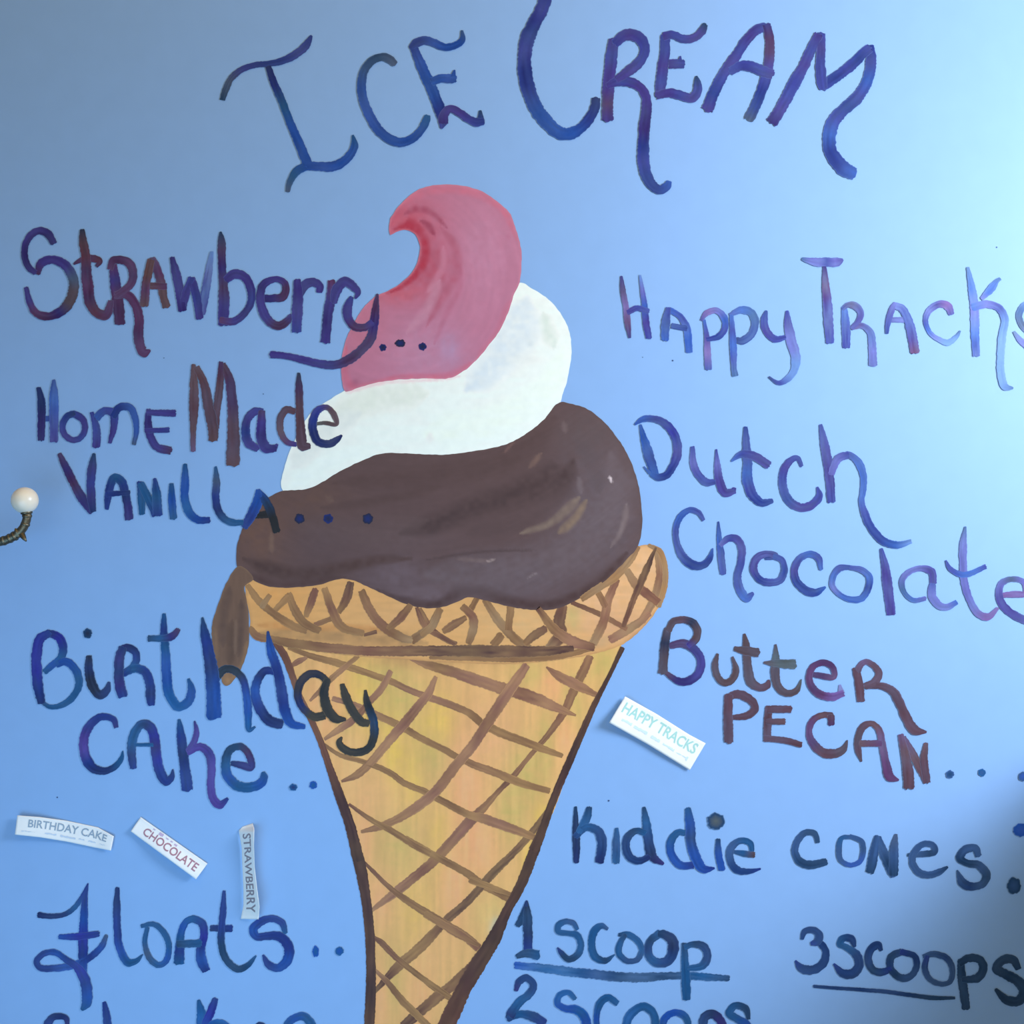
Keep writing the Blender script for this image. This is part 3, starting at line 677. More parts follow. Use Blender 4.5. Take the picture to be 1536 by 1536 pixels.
word('dark blue painted word Birthday crossing the brown drip and the cone', 'N', [
 (L_, ['300,197,44 245,230,56 222,320,58 222,430,60 232,530,58 252,618,44|n u u u n z', '290,198,44 355,225,50 380,290,48 365,350,46 310,395,42 268,432,36|z u n t b t', '340,385,40 400,370,46 455,420,50 475,500,46 440,580,42 370,630,34 300,640,26 218,580,18|b b t t t t g']),
 (L_, ['535,335,34 535,420,52 555,510,56 600,570,50 640,545,46 656,492,18|k z k k z z', '527,200,26|k T|ry=30']),
 (L_, ['740,285,48 720,340,56 715,430,58 720,510,60 740,578,56|z P z P n', '725,300,44 765,285,46 810,310,46 820,360,42 780,420,40 745,445,30|P z n t n', '740,440,44 810,410,50 870,430,54 900,500,54 905,580,56 908,630,42|n t n n z n']),
 (L_, ['985,82,20 985,200,46 995,320,50 1000,440,58 1015,560,58 1070,640,54 1130,610,54 1150,540,46 1132,472,16|t n t b b c c b t', '890,230,36 960,230,38 1030,220,44 1072,175,30|T t P o']),
 (L_, ['1215,105,12 1230,200,52 1260,350,72 1280,520,84 1285,705,88|T n z b b', '1300,460,54 1350,415,48 1410,425,46 1460,480,44 1480,570,44 1490,680,46 1498,780,28 1532,760,12|K K K n b b c t']),
 (L_, ['O:370,430,40 310,425,46 260,500,50 255,580,56 290,670,60 350,730,62 412,745,56|n z b n z z', 'O:328,188,14 345,300,50 385,420,56 410,540,60 430,660,62 470,740,52 550,760,28|z b n n n b b']),
 (L_, ['O:690,500,44 640,450,42 580,445,46 520,500,50 510,580,46 540,650,44 610,700,48 670,690,50|K k k k z K K|bg=cone', 'O:685,475,40 665,560,52 690,660,60 740,712,52 795,715,18|K K K K K|bg=cone']),
 (L_, ['O:773,505,28 800,590,52 840,670,52 890,730,52 935,740,40|K K K K|bg=cone', 'O:912,540,16 925,620,44 960,720,50 965,810,48 930,890,48 850,915,46 780,890,44 755,850,36 772,822,12|K K T K K K K|bg=cone']),
], 'flavour words')
word('blue-violet painted word Cake with two dots under the word Birthday', 'N', [
 (L_, ['700,765,28 680,715,38 610,700,42 550,740,52 505,830,54 510,920,58 550,1000,58 620,1025,44 690,1000,36 730,950,28 738,905,8|P n n i v v n z z t t']),
 (L_, ['802,1008,40 790,910,50 800,820,54 850,745,52 900,760,56 930,840,58 940,940,56 965,1040,56 1000,1088,50 1032,1060,36 1038,1015,8|n z t t z u P u n n z', '812,868,18 920,868,22|t t']),
 (L_, ['1075,716,18 1085,800,48 1100,920,58 1115,1050,66 1125,1138,66|t n z n n', '1168,726,10 1180,790,32 1160,860,38 1125,905,28|P v v v', '1125,915,38 1200,880,46 1255,920,52 1270,1010,46 1265,1110,48 1280,1190,48 1320,1228,50 1368,1190,18|v v p v v v v n']),
 (L_, ['O:108,978,28 170,990,42 228,1003,42 215,930,42 165,880,42 100,900,46 75,980,52 90,1060,58 150,1115,58 230,1120,56 290,1095,54 306,1060,44 300,1032,22|z P P o T T t b t t b t']),
 ('dot', ['O:480,1123,25|z t|ry=21']), ('dot', ['O:600,1110,24|t b']),
], 'flavour words')
word('blue painted word Floats with a looped F and two dots at lower left', 'S', [
 (L_, ['230,880,34 300,888,32 380,880,30 440,845,30 490,780,28 530,692,8|z z z t n n', '527,695,10 510,800,34 505,900,46 500,1020,56 500,1120,54 500,1225,46|n n b u n B', '640,1003,22 610,1070,38 540,1135,42 450,1180,42 330,1200,40 240,1195,38 222,1160,36 260,1115,36 330,1105,36 400,1150,38 470,1200,48 510,1270,62 525,1350,62 520,1410,58 492,1450,22|g B n B B n n n b n u n b t', '355,1012,28 470,1010,42 595,993,34|b u n']),
 (L_, ['705,717,24 702,830,42 705,960,44 720,1080,46 770,1165,46 820,1155,32 857,1118,8|z z n n B t t']),
 (L_, ['848,948,24 920,935,30 980,980,36 1015,1070,36 995,1160,36 950,1180,36 900,1140,36 870,1050,30 885,955,26|t t t t b t g t t']),
 (L_, ['1075,1172,62 1080,1070,54 1090,980,42 1120,920,40 1165,905,42 1215,935,48 1225,1010,44 1205,1080,52 1210,1150,62 1238,1218,48|t n t b t n u n b n', '1065,1055,44 1205,1050,44|T t']),
 (L_, ['1345,736,18 1340,850,38 1330,960,40 1330,1060,42 1360,1150,42 1430,1205,42 1490,1180,32 1537,1125,10|n n n T T T t', '1265,960,38 1392,962,42|z n']),
 (L_, ['T:434,990,28 410,925,42 350,902,42 280,925,50 240,970,50 260,1010,46 330,1005,48 400,1010,56 455,1080,58 440,1160,56 380,1200,46 330,1175,42 298,1120,12|t n n n b n n n n b b n n']),
 ('dot', ['T:615,1100,20|t b|ry=34']), ('dot', ['T:757,1097,26|b t']),
], 'flavour words')
word('dark blue painted word with only letter tops showing, below Floats at the frame edge', 'S', [
 (L_, ['405,1545,26 398,1500,34 330,1490,40 290,1530,48 275,1600,50|P z z n n']),
 (L_, ['627,1402,22 640,1480,44 650,1600,48|n n b']),
 (L_, ['1192,1390,18 1208,1470,52 1212,1600,58|t c b', '1294,1382,32 1270,1450,48 1225,1560,52|n u b', '1230,1570,40 1290,1530,44 1350,1540,44 1390,1600,40|b c b']),
 (L_, ['T:240,1580,40 280,1542,40 330,1580,40|T z n']),
 (L_, ['T:430,1560,44 470,1510,48 540,1488,48 590,1540,50 600,1580,40|t b t c']),
], 'flavour words')

word('faint purple painted word Happy right of the ice cream', 'H', [
 (L_, ['128,378,14 135,450,32 155,560,34 165,650,38 178,748,16|P o q m P', '240,372,14 255,470,28 270,570,36 275,650,40 294,750,36|l L B p i', '165,597,32 220,570,34 292,590,34|p i i']),
 (L_, ['410,568,30 395,650,50 390,760,46|i n B', '415,578,36 480,620,36 520,690,44 535,832,44|B i B B', '430,675,32 520,692,32|n n']),
 (L_, ['625,640,16 640,740,30 645,840,40 650,935,44|B p q i', '608,642,18 640,600,34 700,585,36 745,630,40 750,690,38 710,740,36 640,757,26|p q L B i n i']),
 (L_, ['788,610,22 795,720,36 800,840,42 803,930,32 810,974,38|B i B i s', '778,612,22 850,580,44 910,600,46 930,660,46 905,730,46 850,765,46 800,757,26|i B s n n z']),
 (L_, ['998,586,16 985,640,42 1000,710,46 1050,755,42 1112,745,28|n i p i i', '1122,586,18 1130,680,50 1150,780,60 1175,870,56 1160,950,44 1110,1005,36 1070,1018,26 1012,982,12|i p L L l l i z']),
], 'flavour words', thin=0.16)
word('faint purple painted word Tracks running off the right edge, tall T', 'D', [
 (L_, ['203,274,18 245,285,36 285,292,50 340,293,52 420,292,50 448,278,16|s L L i L p', '338,320,22 345,420,42 355,530,54 362,650,56 372,778,46|P m p p i']),
 (L_, ['455,560,30 465,660,50 470,804,46|B i i', '445,577,22 480,550,34 530,560,46 555,600,38 540,650,34 500,692,26|i o p p p', '500,690,24 560,675,34 610,710,40 625,790,46 628,912,52|m p i L p']),
 (L_, ['712,722,20 720,650,34 745,570,34 762,538,18|n i p L', '748,550,34 800,570,46 840,640,50 860,720,56 882,834,54|L i i p m', '725,640,28 828,638,36|p L']),
 (L_, ['1100,605,34 1080,560,46 1030,545,42 970,580,38 945,640,30 970,715,28 1020,755,30 1080,775,36 1130,740,24 1152,706,10|p q p L i B L l l s']),
 (L_, ['1197,325,18 1220,440,42 1238,570,52 1240,700,50 1248,855,42|s B L B i', '1393,393,20 1375,405,26 1340,450,44 1280,515,24|s B B L', '1225,565,46 1310,545,44 1385,570,44 1420,640,44 1405,730,46 1395,840,44 1395,950,44 1420,1040,44 1468,1050,14|B L i l l l l l s']),
 (L_, ['1590,520,30 1530,560,38 1505,610,38 1530,680,36 1600,740,40|l s g L', '1473,710,16 1510,760,34 1580,820,36|g L L']),
], 'flavour words', thin=0.22)
word('indigo painted word Dutch above the word Chocolate on the right', 'L', [
 (L_, ['242,148,14 265,240,44 295,340,58 332,452,44|b b n b', '208,147,12 260,115,36 330,115,40 400,150,48 450,220,50 465,310,52 440,390,46 400,450,44 350,465,42 305,445,26|B B i i u i p i n n b', '262,400,8 300,440,20|B b']),
 (L_, ['555,280,24 560,380,44 590,450,46 640,495,46 692,490,28|i L i i', '697,296,10 705,400,40 715,480,50 750,555,52 812,548,30|i L p p p', '800,545,34 806,528,24|i p']),
 (L_, ['873,162,22 877,260,46 885,380,56 885,480,64 915,570,58 970,615,46 1034,605,30|n i i B i n n', '788,367,12 850,325,44 920,335,52 1012,392,48|B i p p']),
 (L_, ['1210,398,22 1185,350,32 1140,365,40 1100,430,48 1098,520,50 1130,600,52 1200,645,52 1270,630,50 1315,575,44 1303,522,12|i i p i i n p p i i']),
 (L_, ['1323,148,20 1345,260,50 1370,400,56 1388,610,50|i p p i', '1385,445,40 1430,350,48 1490,330,44|L L i', 'M:470,-72,44 500,-65,42 545,-20,46 572,60,40 570,140,38 560,210,36 580,280,46 620,370,48 690,445,48 770,470,44 858,448,26|i B B B i n n b l']),
], 'flavour words', thin=0.12)
word('indigo painted word Chocolate slanting off the right edge of the frame', 'L', [
 (L_, ['622,722,22 590,675,32 540,660,34 490,690,38 455,770,36 460,850,38 490,930,48 560,990,52 620,990,46 660,945,36 676,890,8|i i B B i i i n n n B']),
 (L_, ['710,730,10 715,820,30 725,920,42 738,1042,40|n B i i', '720,872,28 770,830,40 820,835,46 850,890,46 845,970,44 825,1060,46 840,1140,52 880,1188,50 918,1158,20|L i p p i i i B i']),
 (L_, ['990,950,20 1050,935,40 1000,922,36 940,950,48 920,1010,46 950,1070,42 1010,1095,44 1080,1080,42 1105,1020,40 1090,960,36 1040,938,34|n P p p p n i i n i n']),
 (L_, ['1325,1018,24 1310,950,40 1260,925,40 1200,950,42 1165,1020,44 1180,1090,46 1230,1140,50 1290,1155,46 1352,1122,14|B i B i p n n n b']),
 (L_, ['M:492,603,24 430,610,40 395,650,36 385,710,34 420,760,32 490,795,34 560,790,40 600,730,40 605,660,40 560,620,36 490,605,28|n i B L B B B n B i i']),
 (L_, ['M:678,492,20 700,590,46 715,700,58 737,888,54|i p p p']),
 (L_, ['M:990,700,42 980,630,46 920,610,36 850,630,34 805,680,36 815,750,28 870,800,28 945,790,26|p p L L s B L', 'M:985,705,42 985,780,50 1030,835,44 1080,840,38 1132,812,30|i L L L B']),
 (L_, ['M:1183,360,12 1170,460,42 1170,580,44 1178,700,44 1210,800,42 1260,880,42 1320,900,42 1378,848,20|s L L L L L q q', 'M:1065,562,10 1090,610,28 1150,645,34 1200,645,34 1305,598,30|i i B B i']),
 (L_, ['M:1400,772,30 1470,765,38 1545,760,38 1530,690,32 1460,675,34 1400,700,40 1385,760,42 1400,820,46 1460,880,48 1540,920,48 1620,940,48|q q q L g L p p p p p']),
], 'flavour words', thin=0.14)
word('brown and purple painted word Butter above the word Pecan', 'Q', [
 (L_, ['405,170,40 390,260,54 382,350,54 376,438,56|d k d d', '408,185,40 440,130,42 500,118,42 560,140,48 585,190,46 570,240,46 530,275,40|d d R k d d p', '420,275,38 490,260,50 560,290,50 605,360,48 590,440,52 530,485,50 470,485,44 395,438,26|o o P p p P P R']),
 (L_, ['705,322,16 690,390,40 700,450,42 740,495,42 790,480,42 815,420,40 793,340,14|d d d d d d d']),
 (L_, ['865,203,16 878,280,46 885,400,52 905,490,58 960,525,46 1005,510,42 1012,478,12|d d d d d R R', '805,290,28 870,305,50 950,315,54|d d d']),
 (L_, ['1053,266,12 1055,360,46 1050,450,52 1075,530,48 1130,560,42 1180,540,36 1207,476,8|d y d d d d y', '983,375,14 1060,380,46 1172,386,56|d y y']),
 (L_, ['R:262,445,30 330,455,38 395,460,34 385,400,38 330,375,38 270,400,38 245,460,40 260,520,46 320,570,48 390,580,48 452,558,40|o o e o o m m o m q q', 'R:440,560,44 430,508,12|e q|thin=0.3']),
 (L_, ['R:525,408,40 545,500,52 556,608,48|R R R', 'R:535,425,42 560,385,36 590,370,34 640,400,38 665,440,42 640,490,46 580,517,40|R e R R R R', 'R:580,517,34 680,515,40 750,550,52 795,630,56 830,710,58 880,780,62 950,792,12|R R R R R R R']),
], 'flavour words')
word('reddish brown painted word Pecan with three dots under Butter', 'Q', [
 (L_, ['770,570,50 768,660,54 768,760,58 772,852,54|R R R R', '760,590,44 820,565,50 890,590,52 930,645,48 890,690,46 780,706,26|R R R R R']),
 (L_, ['1012,640,40 1005,740,48 1002,848,44|R R R', '1005,655,42 1145,655,44|R R', '1000,730,34 1108,728,38|R r', '985,830,38 1100,840,38 1207,868,36|R R R']),
 (L_, ['R:378,748,40 378,690,42|o R', 'R:385,690,36 330,690,36 270,720,40 245,790,38 270,860,50 330,915,56 400,920,54 455,890,40 475,840,8|R r m m o R R d d']),
 (L_, ['R:560,968,12 540,900,40 540,830,42 570,760,44 620,740,34 665,780,40 685,870,44 705,970,48 730,1060,54 782,1080,14|d R d R r e e m m m', 'R:550,860,38 680,860,38|r m']),
 (L_, ['R:795,805,32 815,900,50 835,1000,62 845,1125,66|e r R R', 'R:808,825,38 870,930,50 950,1082,44|e r R', 'R:947,858,26 935,950,48 952,1094,46|r R R']),
 ('dot', ['R:1090,1045,25|T s']), ('dot', ['R:1282,1035,23|s t']), ('dot', ['R:1527,1058,27|B s']),
], 'flavour words')
word('teal blue painted word Kiddie with one big dot, right of the cone', 'U', [
 (L_, ['893,232,18 895,340,36 898,440,46 898,565,32|T Z Z z', '977,235,32 960,300,50 912,385,34|T t t', '890,412,38 960,355,44 1030,380,52 1052,450,56 1035,565,54|N t N N z']),
 (L_, ['1140,360,22 1138,450,44 1135,568,44|t s t']),
 (L_, ['1310,390,40 1260,375,38 1210,410,46 1195,480,46 1225,540,48 1280,555,42 1335,530,34|t T N N N z', '1303,234,20 1318,330,50 1330,430,56 1355,530,56 1420,575,18|T t N Z P']),
 (L_, ['V:670,390,36 630,385,40 585,440,46 590,520,48 640,580,48 722,582,42|t t b b n', 'V:685,240,34 700,340,58 705,440,58 735,540,62 780,605,52 847,600,12|t b N b b n']),
 (L_, ['V:868,426,26 870,510,42 892,610,40|T b b', 'V:855,318,54|y T|ry=50']),
 (L_, ['V:955,500,18 1020,512,36 1085,520,36|s t d', 'V:1072,500,26 1060,450,36 1000,435,38 945,480,46 940,550,46 980,610,46 1050,620,34 1123,604,12|t t s s N N n']),
], 'flavour words')
word('slate blue painted word Cones with dots at the right edge of the frame', 'X', [
 (L_, ['298,446,26 280,395,36 230,385,38 180,430,40 160,500,42 190,560,46 250,580,50 350,560,42|T T s s T T T']),
 (L_, ['500,412,24 440,420,28 425,480,34 435,550,32 490,580,28 550,560,30 570,500,34 560,440,32 490,406,24|s t s s B B s s s']),
 (L_, ['610,625,50 630,530,58 652,406,28|T s s', '655,415,44 690,500,54 740,610,62 755,645,48|s s T s', '767,396,18 755,480,52 752,642,54|g s T']),
 (L_, ['836,520,20 920,515,36 1000,502,36 990,465,36 930,455,38 880,500,42 865,560,42 900,622,44 970,640,42 1030,620,36 1077,592,14|T s T s s s s s s s T']),
 (L_, ['1262,528,38 1240,480,46 1180,490,50 1150,540,48 1200,570,42 1260,580,48 1310,640,50 1290,690,46 1230,710,46 1170,690,56 1133,612,10|s s s T T s T s N s s']),
 ('dot', ['1475,705,44|s T|ry=50']), ('dot', ['1518,372,50|B b|ry=40']),
], 'flavour words')

word('teal painted words 1 scoop with a thick line drawn under them', 'U', [
 (L_, ['543,945,34 580,890,50 600,795,12|T T z', '600,797,14 605,900,54 608,1000,54 608,1095,50|k T Z n', '540,1130,28 600,1110,50 672,1122,58|T T t']),
 (L_, ['905,968,22 880,930,30 830,920,34 790,945,38 790,980,34 850,990,32 900,1000,38 925,1060,38 905,1120,42 850,1145,38 810,1110,32 784,1076,8|t s t t t t t T T n']),
 (L_, ['1087,966,18 1050,945,36 1005,980,46 990,1060,44 1010,1130,44 1070,1155,38 1128,1118,8|s t t t t T t']),
 (L_, ['1152,1000,20 1200,995,34 1260,1030,38 1290,1090,34 1260,1150,34 1200,1155,34 1155,1110,38 1160,1050,36 1192,998,26|T t t t s s t t T']),
 (L_, ['1400,990,50 1340,1040,46 1330,1110,48 1370,1160,52 1440,1160,58 1480,1090,64 1470,1030,62 1420,995,50 1390,995,40|t T N t N N Z Z T']),
 (L_, ['V:665,1050,32 670,1180,46 675,1280,54 680,1388,46|T t t t', 'V:668,1075,34 720,1055,38 780,1070,48 805,1120,46 780,1180,46 690,1200,32|t T N N t t']),
 ('underline', ['530,1182,40 700,1200,50 900,1225,54 1150,1250,54 1300,1255,54 1450,1245,44 1540,1245,42 1680,1252,44 1815,1260,32|b t t s T T T t T|rag=0.14 thin=0.16']),
], 'scoop price words')
word('teal painted words 2 scoops cut by the bottom edge of the frame', 'U', [
 (L_, ['535,1335,24 555,1280,42 600,1258,42 640,1300,46 620,1350,46 550,1410,52 500,1485,56|P N N N t t z', '485,1500,44 560,1475,44 640,1490,58 705,1530,52|N t N n']),
 (L_, ['892,1385,26 850,1345,32 800,1360,36 785,1410,38 830,1440,42 900,1450,52 950,1500,56 960,1580,54|t c c b b c b b']),
 (L_, ['1145,1412,34 1090,1375,42 1040,1410,46 1020,1480,36 1022,1580,36|t t t b c']),
 (L_, ['V:310,1580,50 340,1480,52 420,1430,50 480,1470,46 495,1580,48|c c t t t']),
 (L_, ['V:530,1580,44 550,1500,44 610,1465,40 670,1490,42 700,1580,36|t b b t t']),
 (L_, ['V:768,1600,50 790,1490,54 840,1475,54 890,1530,50 900,1600,46|N N Z P P']),
 (L_, ['V:1052,1505,22 1030,1440,42 970,1425,42 935,1470,46 980,1500,46 1040,1540,46 1080,1600,40|T T t t b b']),
], 'scoop price words')
word('dark blue painted words 3 scoops with a thin line under them at lower right', 'X', [
 (L_, ['203,1026,20 220,980,36 270,970,38 305,1000,48 295,1040,46 256,1052,22|N N N N N n', '265,1045,24 310,1050,38 345,1100,42 330,1170,52 270,1210,52 200,1200,52 163,1155,12|N N N N N N n']),
 (L_, ['520,1072,20 500,1025,46 450,1020,42 430,1055,40 470,1075,38 530,1120,52 545,1180,56 510,1230,56 450,1230,52 393,1174,12|N N t t N N N N n']),
 (L_, ['680,1094,20 660,1060,46 615,1090,46 600,1150,46 630,1210,46 690,1222,46 735,1200,30|N N N N T N n']),
 (L_, ['800,1100,40 740,1130,46 735,1200,42 790,1255,46 850,1250,42 890,1190,38 880,1130,38 795,1100,36|N T N T s s N N n']),
 (L_, ['930,1130,28 990,1115,36 1070,1140,38 1105,1210,36 1090,1280,32 1040,1295,30 970,1265,34 940,1200,38 955,1125,28|s s N s s s s N n']),
 (L_, ['1155,1150,38 1160,1250,52 1175,1350,52 1187,1442,48|T T T T', '1148,1172,42 1200,1140,46 1270,1150,48 1290,1200,52 1260,1255,52 1165,1270,34|T T T T T T']),
 (L_, ['1502,1205,36 1470,1150,52 1410,1150,52 1370,1200,54 1430,1240,56 1500,1280,62 1536,1340,62 1500,1395,58 1430,1390,52 1363,1326,20|T T T T T T T T T T']),
 ('underline', ['272,1308,18 400,1318,20 550,1328,22 700,1340,24 850,1360,26 1000,1378,26 1120,1378,16|N N N N T T']),
], 'scoop price words')
# ------------------------------------------------------------------ paper slips
def slip(label, top, bot, lift, text, tcol, u0, u1, v0, v1, smudges=(), scol=(190, 205, 205), paper=M_paper, bold=0.016):
    """a thin curling slip of printed paper; u runs along the text, v down across it"""
    top, bot = np.array(top, float), np.array(bot, float)
    def along(p, u):
        s = np.r_[0, np.cumsum(np.hypot(*np.diff(p, axis=0).T))]; s /= s[-1]
        return np.stack([np.interp(u, s, p[:, 0]), np.interp(u, s, p[:, 1])], -1)
    def at(u, v, off=0.0):
        q = along(top, u) * (1 - v)[:, None] + along(bot, u) * v[:, None]
        h = np.array([lift(a, b) for a, b in zip(u, v)]) + 0.0007 + off
        k = S * (D - h) / D
        return np.stack([(q[:, 0] - 768) * k, -h, ZC + (768 - q[:, 1]) * k], 1)
    nu, nv = 56, 16
    U, W = np.meshgrid(np.linspace(0, 1, nu), np.linspace(0, 1, nv), indexing='ij')
    f = at(U.ravel(), W.ravel()); bk = at(U.ravel(), W.ravel(), -0.00014)
    idx = np.arange(nu * nv).reshape(nu, nv)
    F = []
    for i in range(nu - 1):
        for j in range(nv - 1):
            a, b_, c, d = idx[i, j], idx[i, j + 1], idx[i + 1, j + 1], idx[i + 1, j]
            F.append((a, b_, c, d)); F.append(tuple(x + nu * nv for x in (d, c, b_, a)))
    ring = list(idx[0, :]) + list(idx[1:, -1]) + list(idx[-1, -2::-1]) + list(idx[-2:0:-1, 0])
    n = nu * nv
    for i in range(len(ring)):
        a, b_ = ring[i], ring[(i + 1) % len(ring)]
        F.append((b_, a, a + n, b_ + n))
    V = np.vstack([f, bk])
    mid = V.mean(0)
    root = empty('paper_slip', (mid[0], -0.0005, V[:, 2].min()))
    tag(root, label, 'paper slip', 'printed slips taped to the wall')
    mesh_obj('paper', V, [tuple(int(i) for i in q) for q in F], paper, root)
    fc = bpy.data.curves.new('print', 'FONT')
    fc.body = text
    fc.resolution_u = 3
    fc.offset = bold
    tmp = bpy.data.objects.new('print', fc)
    C.objects.link(tmp)
    dg = bpy.context.evaluated_depsgraph_get()
    me = bpy.data.meshes.new_from_object(tmp.evaluated_get(dg))
    bpy.data.objects.remove(tmp); bpy.data.curves.remove(fc)
    co = np.empty(len(me.vertices) * 3); me.vertices.foreach_get('co', co); co = co.reshape(-1, 3)
    polys = [tuple(p.vertices) for p in me.polygons]
    bpy.data.meshes.remove(me)
    lo, hi = co[:, :2].min(0), co[:, :2].max(0)
    u = u0 + (co[:, 0] - lo[0]) / (hi[0] - lo[0]) * (u1 - u0)
    v = v1 - (co[:, 1] - lo[1]) / (hi[1] - lo[1]) * (v1 - v0)
    mesh_obj('printed_line', at(u, v, 0.00022), polys, principled('printing_ink', tcol, 0.6), root, smooth=False)
    if smudges:
        SV, SF = [], []
        for a, c, b_, hgt in smudges:
            m = 10
            uu = np.linspace(a, c, m)
            lo_, hi_ = np.full(m, b_) + 0.02 * rng.uniform(-1, 1, m), np.full(m, b_ + hgt) + 0.02 * rng.uniform(-1, 1, m)
            o = len(SV)
            SV += [tuple(p) for p in at(uu, lo_, 0.0002)] + [tuple(p) for p in at(uu, hi_, 0.0002)]
            SF += [(o + i, o + m + i, o + m + i + 1, o + i + 1) for i in range(m - 1)]
        mesh_obj('faint_small_print', SV, SF, principled('faded_ink', scol, 0.6), root)
    return root

def sm(x): 
    x = min(1, max(0, x))
    return x * x * (3 - 2 * x)

slip('curling white paper slip reading BIRTHDAY CAKE in grey-blue above Floats',
     [(26, 1223), (60, 1225.5), (100, 1231), (147, 1241), (171, 1254.5)], [(22.3, 1252), (60, 1256), (100, 1262.5), (140, 1271), (166.5, 1276)],
     lambda u, v: 0.0052 * (1 - sm(u / 0.6)) + 0.0018 * sm(v) * (1 - 0.5 * u) + 0.002 * sm((u - 0.8) / 0.2), 'BIRTHDAY CAKE', (154, 168, 178), 0.12, 0.93, 0.16, 0.56,
     ((0.3, 0.42, 0.72, 0.07), (0.46, 0.62, 0.72, 0.09), (0.65, 0.71, 0.72, 0.05), (0.75, 0.83, 0.72, 0.06), (0.86, 0.93, 0.74, 0.03), (0.06, 0.2, 0.76, 0.03)), (206, 214, 222))
slip('small white paper slip reading CHOCOLATE in dull red, slanting down to the right',
     [(211, 1225.5), (311.3, 1295.5)], [(196, 1247), (294, 1319)],
     lambda u, v: 0.0006 + 0.0062 * sm(v) * (0.35 + 0.65 * sm((u - 0.05) / 0.55)) * (1 - 0.25 * sm((u - 0.8) / 0.2)), 'CHOCOLATE', (176, 124, 134), 0.13, 0.93, 0.27, 0.74,
     ((0.21, 0.24, 0.1, 0.07), (0.3, 0.36, 0.06, 0.16), (0.40, 0.44, 0.12, 0.05), (0.47, 0.5, 0.1, 0.07), (0.53, 0.57, 0.12, 0.09)), (206, 176, 196))
slip('narrow twisted paper slip reading STRAWBERRY down its length, just above the s of Floats',
     [(379, 1235), (381.5, 1243), (381, 1270), (382, 1300), (386, 1335), (389.5, 1360), (388, 1379)], [(364, 1240), (358, 1246), (362.5, 1272), (363.5, 1300), (365, 1335), (365, 1358), (361, 1378.5)],
     lambda u, v: (0.0005 + 0.0095 * (1 - v) + 0.003 * (0.5 + 0.5 * math.sin(u * 9)) * (1 - v)) * sm(u / 0.09) * (1 - 0.55 * sm((u - 0.8) / 0.2)), 'STRAWBERRY', (160, 144, 144), 0.10, 0.93, 0.24, 0.80)
slip('white paper slip reading HAPPY TRACKS in pale green beside the cone edge',
     [(937.5, 1044.5), (985, 1071), (1034, 1102), (1058.5, 1115)], [(913.7, 1084), (974, 1118), (1034.5, 1155.5)],
     lambda u, v: 0.0048 * (1 - sm(u / 0.35)) * (0.7 + 0.3 * v) + 0.0034 * sm(v) * (1 - 0.45 * sm((u - 0.6) / 0.4)), 'HAPPY TRACKS', (172, 214, 196), 0.05, 0.95, 0.13, 0.5,
     ((0.1, 0.22, 0.66, 0.08), (0.25, 0.41, 0.66, 0.09), (0.46, 0.57, 0.67, 0.09), (0.61, 0.75, 0.68, 0.06), (0.78, 0.9, 0.7, 0.03), (0.9, 0.92, 0.66, 0.13)), (212, 228, 230))

# ------------------------------------------------------------------ coat hook
def tube(pts, seg=20, sub=6):
    p = np.array(pts, float)                                # x, y, z, radius in metres
    P = []
    q = np.vstack([2 * p[0] - p[1], p, 2 * p[-1] - p[-2]])
    for i in range(1, len(q) - 2):
        for t in np.linspace(0, 1, sub, endpoint=False):
            a, b_, c, d = q[i - 1:i + 3]
            P.append(0.5 * (2 * b_ + (c - a) * t + (2 * a - 5 * b_ + 4 * c - d) * t * t + (3 * b_ - a - 3 * c + d) * t ** 3))
    P.append(p[-1]); P = np.array(P)
    V, F = [], []
    up = Vector((0, -1, 0.2))
    for i in range(len(P)):
        tg = Vector(P[min(i + 1, len(P) - 1)][:3] - P[max(i - 1, 0)][:3]).normalized()
        a = tg.cross(up).normalized(); b_ = tg.cross(a).normalized()
        up = -b_
        for k in range(seg):
            an = 2 * math.pi * k / seg
            V.append(tuple(Vector(P[i][:3]) + (a * math.cos(an) + b_ * math.sin(an)) * P[i][3]))
    for i in range(len(P) - 1):
        for k in range(seg):
            F.append((i * seg + k, i * seg + (k + 1) % seg, (i + 1) * seg + (k + 1) % seg, (i + 1) * seg + k))
    F.append(tuple(range(seg))); F.append(tuple((len(P) - 1) * seg + k for k in reversed(range(seg))))
    return V, [tuple(reversed(f)) for f in F]

def hp(x, y, h, r):
    return (*P3(x, y, h), r * S * (D - h) / D)

def join(parts):
    V, F = [], []
    for v, f in parts:
        n = len(V); V += list(v); F += [tuple(i + n for i in q) for q in f]
    return V, F

def lathe(prof, centre, axis, seg=28):
    """profile (distance along axis, radius) turned about an axis"""
    ax = Vector(axis).normalized()
    a = ax.orthogonal().normalized(); b_ = ax.cross(a)
    V, F = [], []
    for z, r in prof:
        for k in range(seg):
            an = 2 * math.pi * k / seg
            V.append(tuple(Vector(centre) + ax * z + (a * math.cos(an) + b_ * math.sin(an)) * r))
    for i in range(len(prof) - 1):
        for k in range(seg):
            F.append((i * seg + k, i * seg + (k + 1) % seg, (i + 1) * seg + (k + 1) % seg, (i + 1) * seg + k))
    F.append(tuple(reversed(range(seg)))); F.append(tuple((len(prof) - 1) * seg + k for k in range(seg)))
    return V, F

HH = 0.05
base = P3(-62, 800, 0)
hook = empty('coat_hook', (base[0], 0, base[2]))
tag(hook, 'tarnished brass coat hook ending in a white porcelain ball at the left edge', 'coat hook')
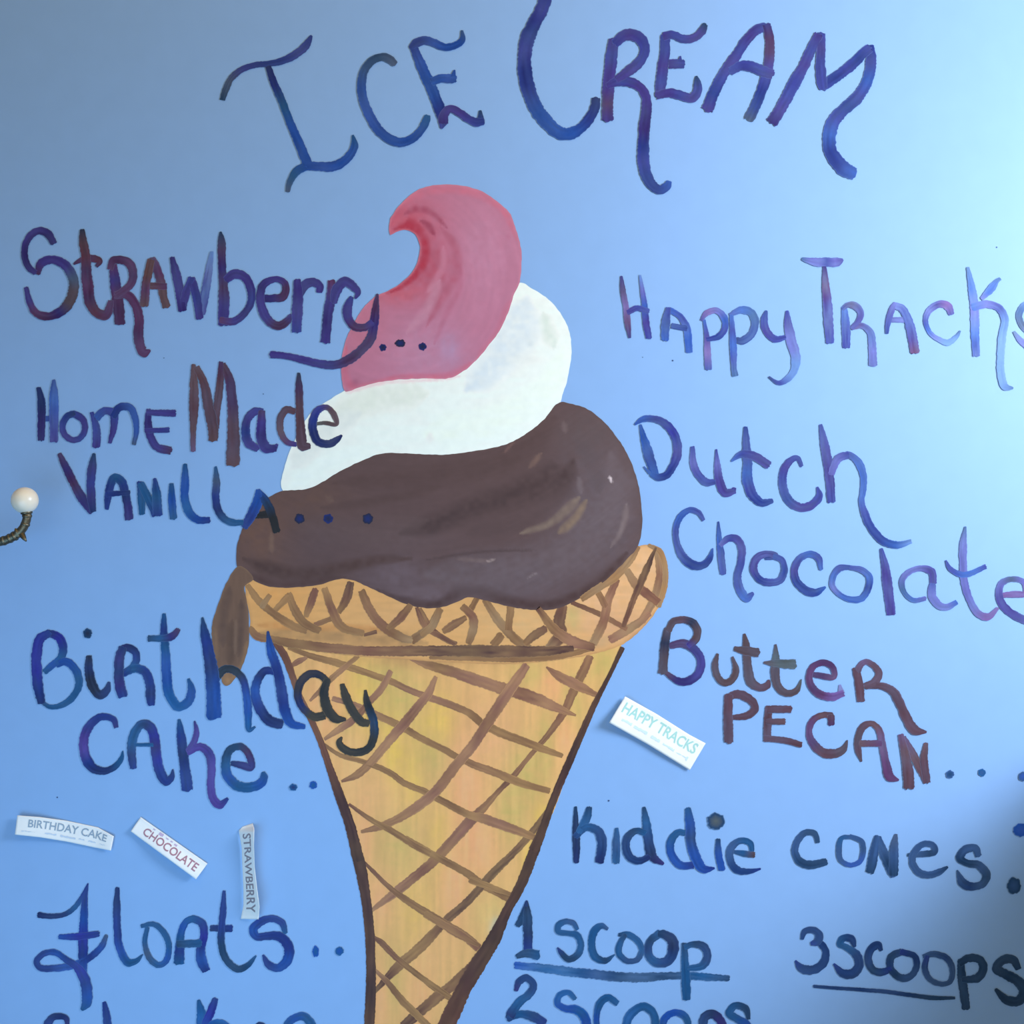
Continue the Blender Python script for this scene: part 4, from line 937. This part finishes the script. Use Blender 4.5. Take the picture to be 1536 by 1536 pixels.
# oval plate with two screw heads, just outside the picture
pl = lathe([(0, 0.020), (0.002, 0.020), (0.0035, 0.018), (0.0042, 0.012), (0.0044, 0.001)], (base[0], 0, base[2]), (0, -1, 0), 36)
pl = ([(x, y, base[2] + (z - base[2]) * 1.7) for x, y, z in pl[0]], pl[1])
mesh_obj('back_plate', *pl, M_brass, hook)
for dz in (-0.024, 0.024):
    mesh_obj('screw', *lathe([(0.002, 0.004), (0.0046, 0.004), (0.0056, 0.0028), (0.0058, 0.0005)], (base[0], 0, base[2] + dz), (0, -1, 0), 18), M_brass, hook)
arm = [hp(-64, 798, 0.003, 8.5), hp(-58, 806, 0.018, 7.5), hp(-42, 813, 0.034, 7), hp(-20, 814, 0.044, 6.8), hp(0, 812.5, 0.049, 6.8), hp(14, 808, HH, 6.6), hp(26, 801, HH, 6.6),
       hp(34, 793, HH, 6.4), hp(38.5, 784, HH, 6.2), hp(40.5, 776, HH, 6.2), hp(40.8, 766, HH, 6.4)]
spur1 = [hp(28, 803, HH, 6.0), hp(25, 797, HH + 0.002, 4.2), hp(22.8, 792.2, HH + 0.003, 0.6)]
spur2 = [hp(32, 800, HH, 5.0), hp(36, 807, HH + 0.003, 3.4), hp(39.5, 812, HH + 0.004, 1.0)]
ribs = []
for (x, y, r, dx, dy) in ((6, 811, 7.4, 1, -0.25), (15, 807.5, 7.4, 1, -0.4), (22, 804, 7.6, 1, -0.6), (38, 786.5, 6.9, 0.3, -1), (40.6, 774, 7.2, 0.05, -1)):
    c = P3(x, y, HH); rr = r * S * (D - HH) / D
    ribs.append(lathe([(-0.0014, rr * 0.8), (-0.0009, rr * 0.98), (0, rr), (0.0009, rr * 0.98), (0.0014, rr * 0.8)], c, (dx, 0, -dy), 20))
mesh_obj('arm', *join([tube(arm), tube(spur1, 12), tube(spur2, 12)] + ribs), M_brass, hook)
cb = P3(37.2, 750.5, HH); rb = 19.7 * S * (D - HH) / D
mesh_obj('ball_knob', *lathe([(-rb * math.cos(math.pi * k / 20), max(1e-4, rb * math.sin(math.pi * k / 20))) for k in range(21)], cb, (0, 0, 1), 40), M_knob, hook)
mesh_obj('collar', *lathe([(0, 0.0040), (0.0006, 0.0050), (0.0022, 0.0051), (0.0034, 0.0044), (0.0042, 0.0035)], P3(40.2, 771.5, HH), (-0.12, 0, 1), 22), M_brass, hook)
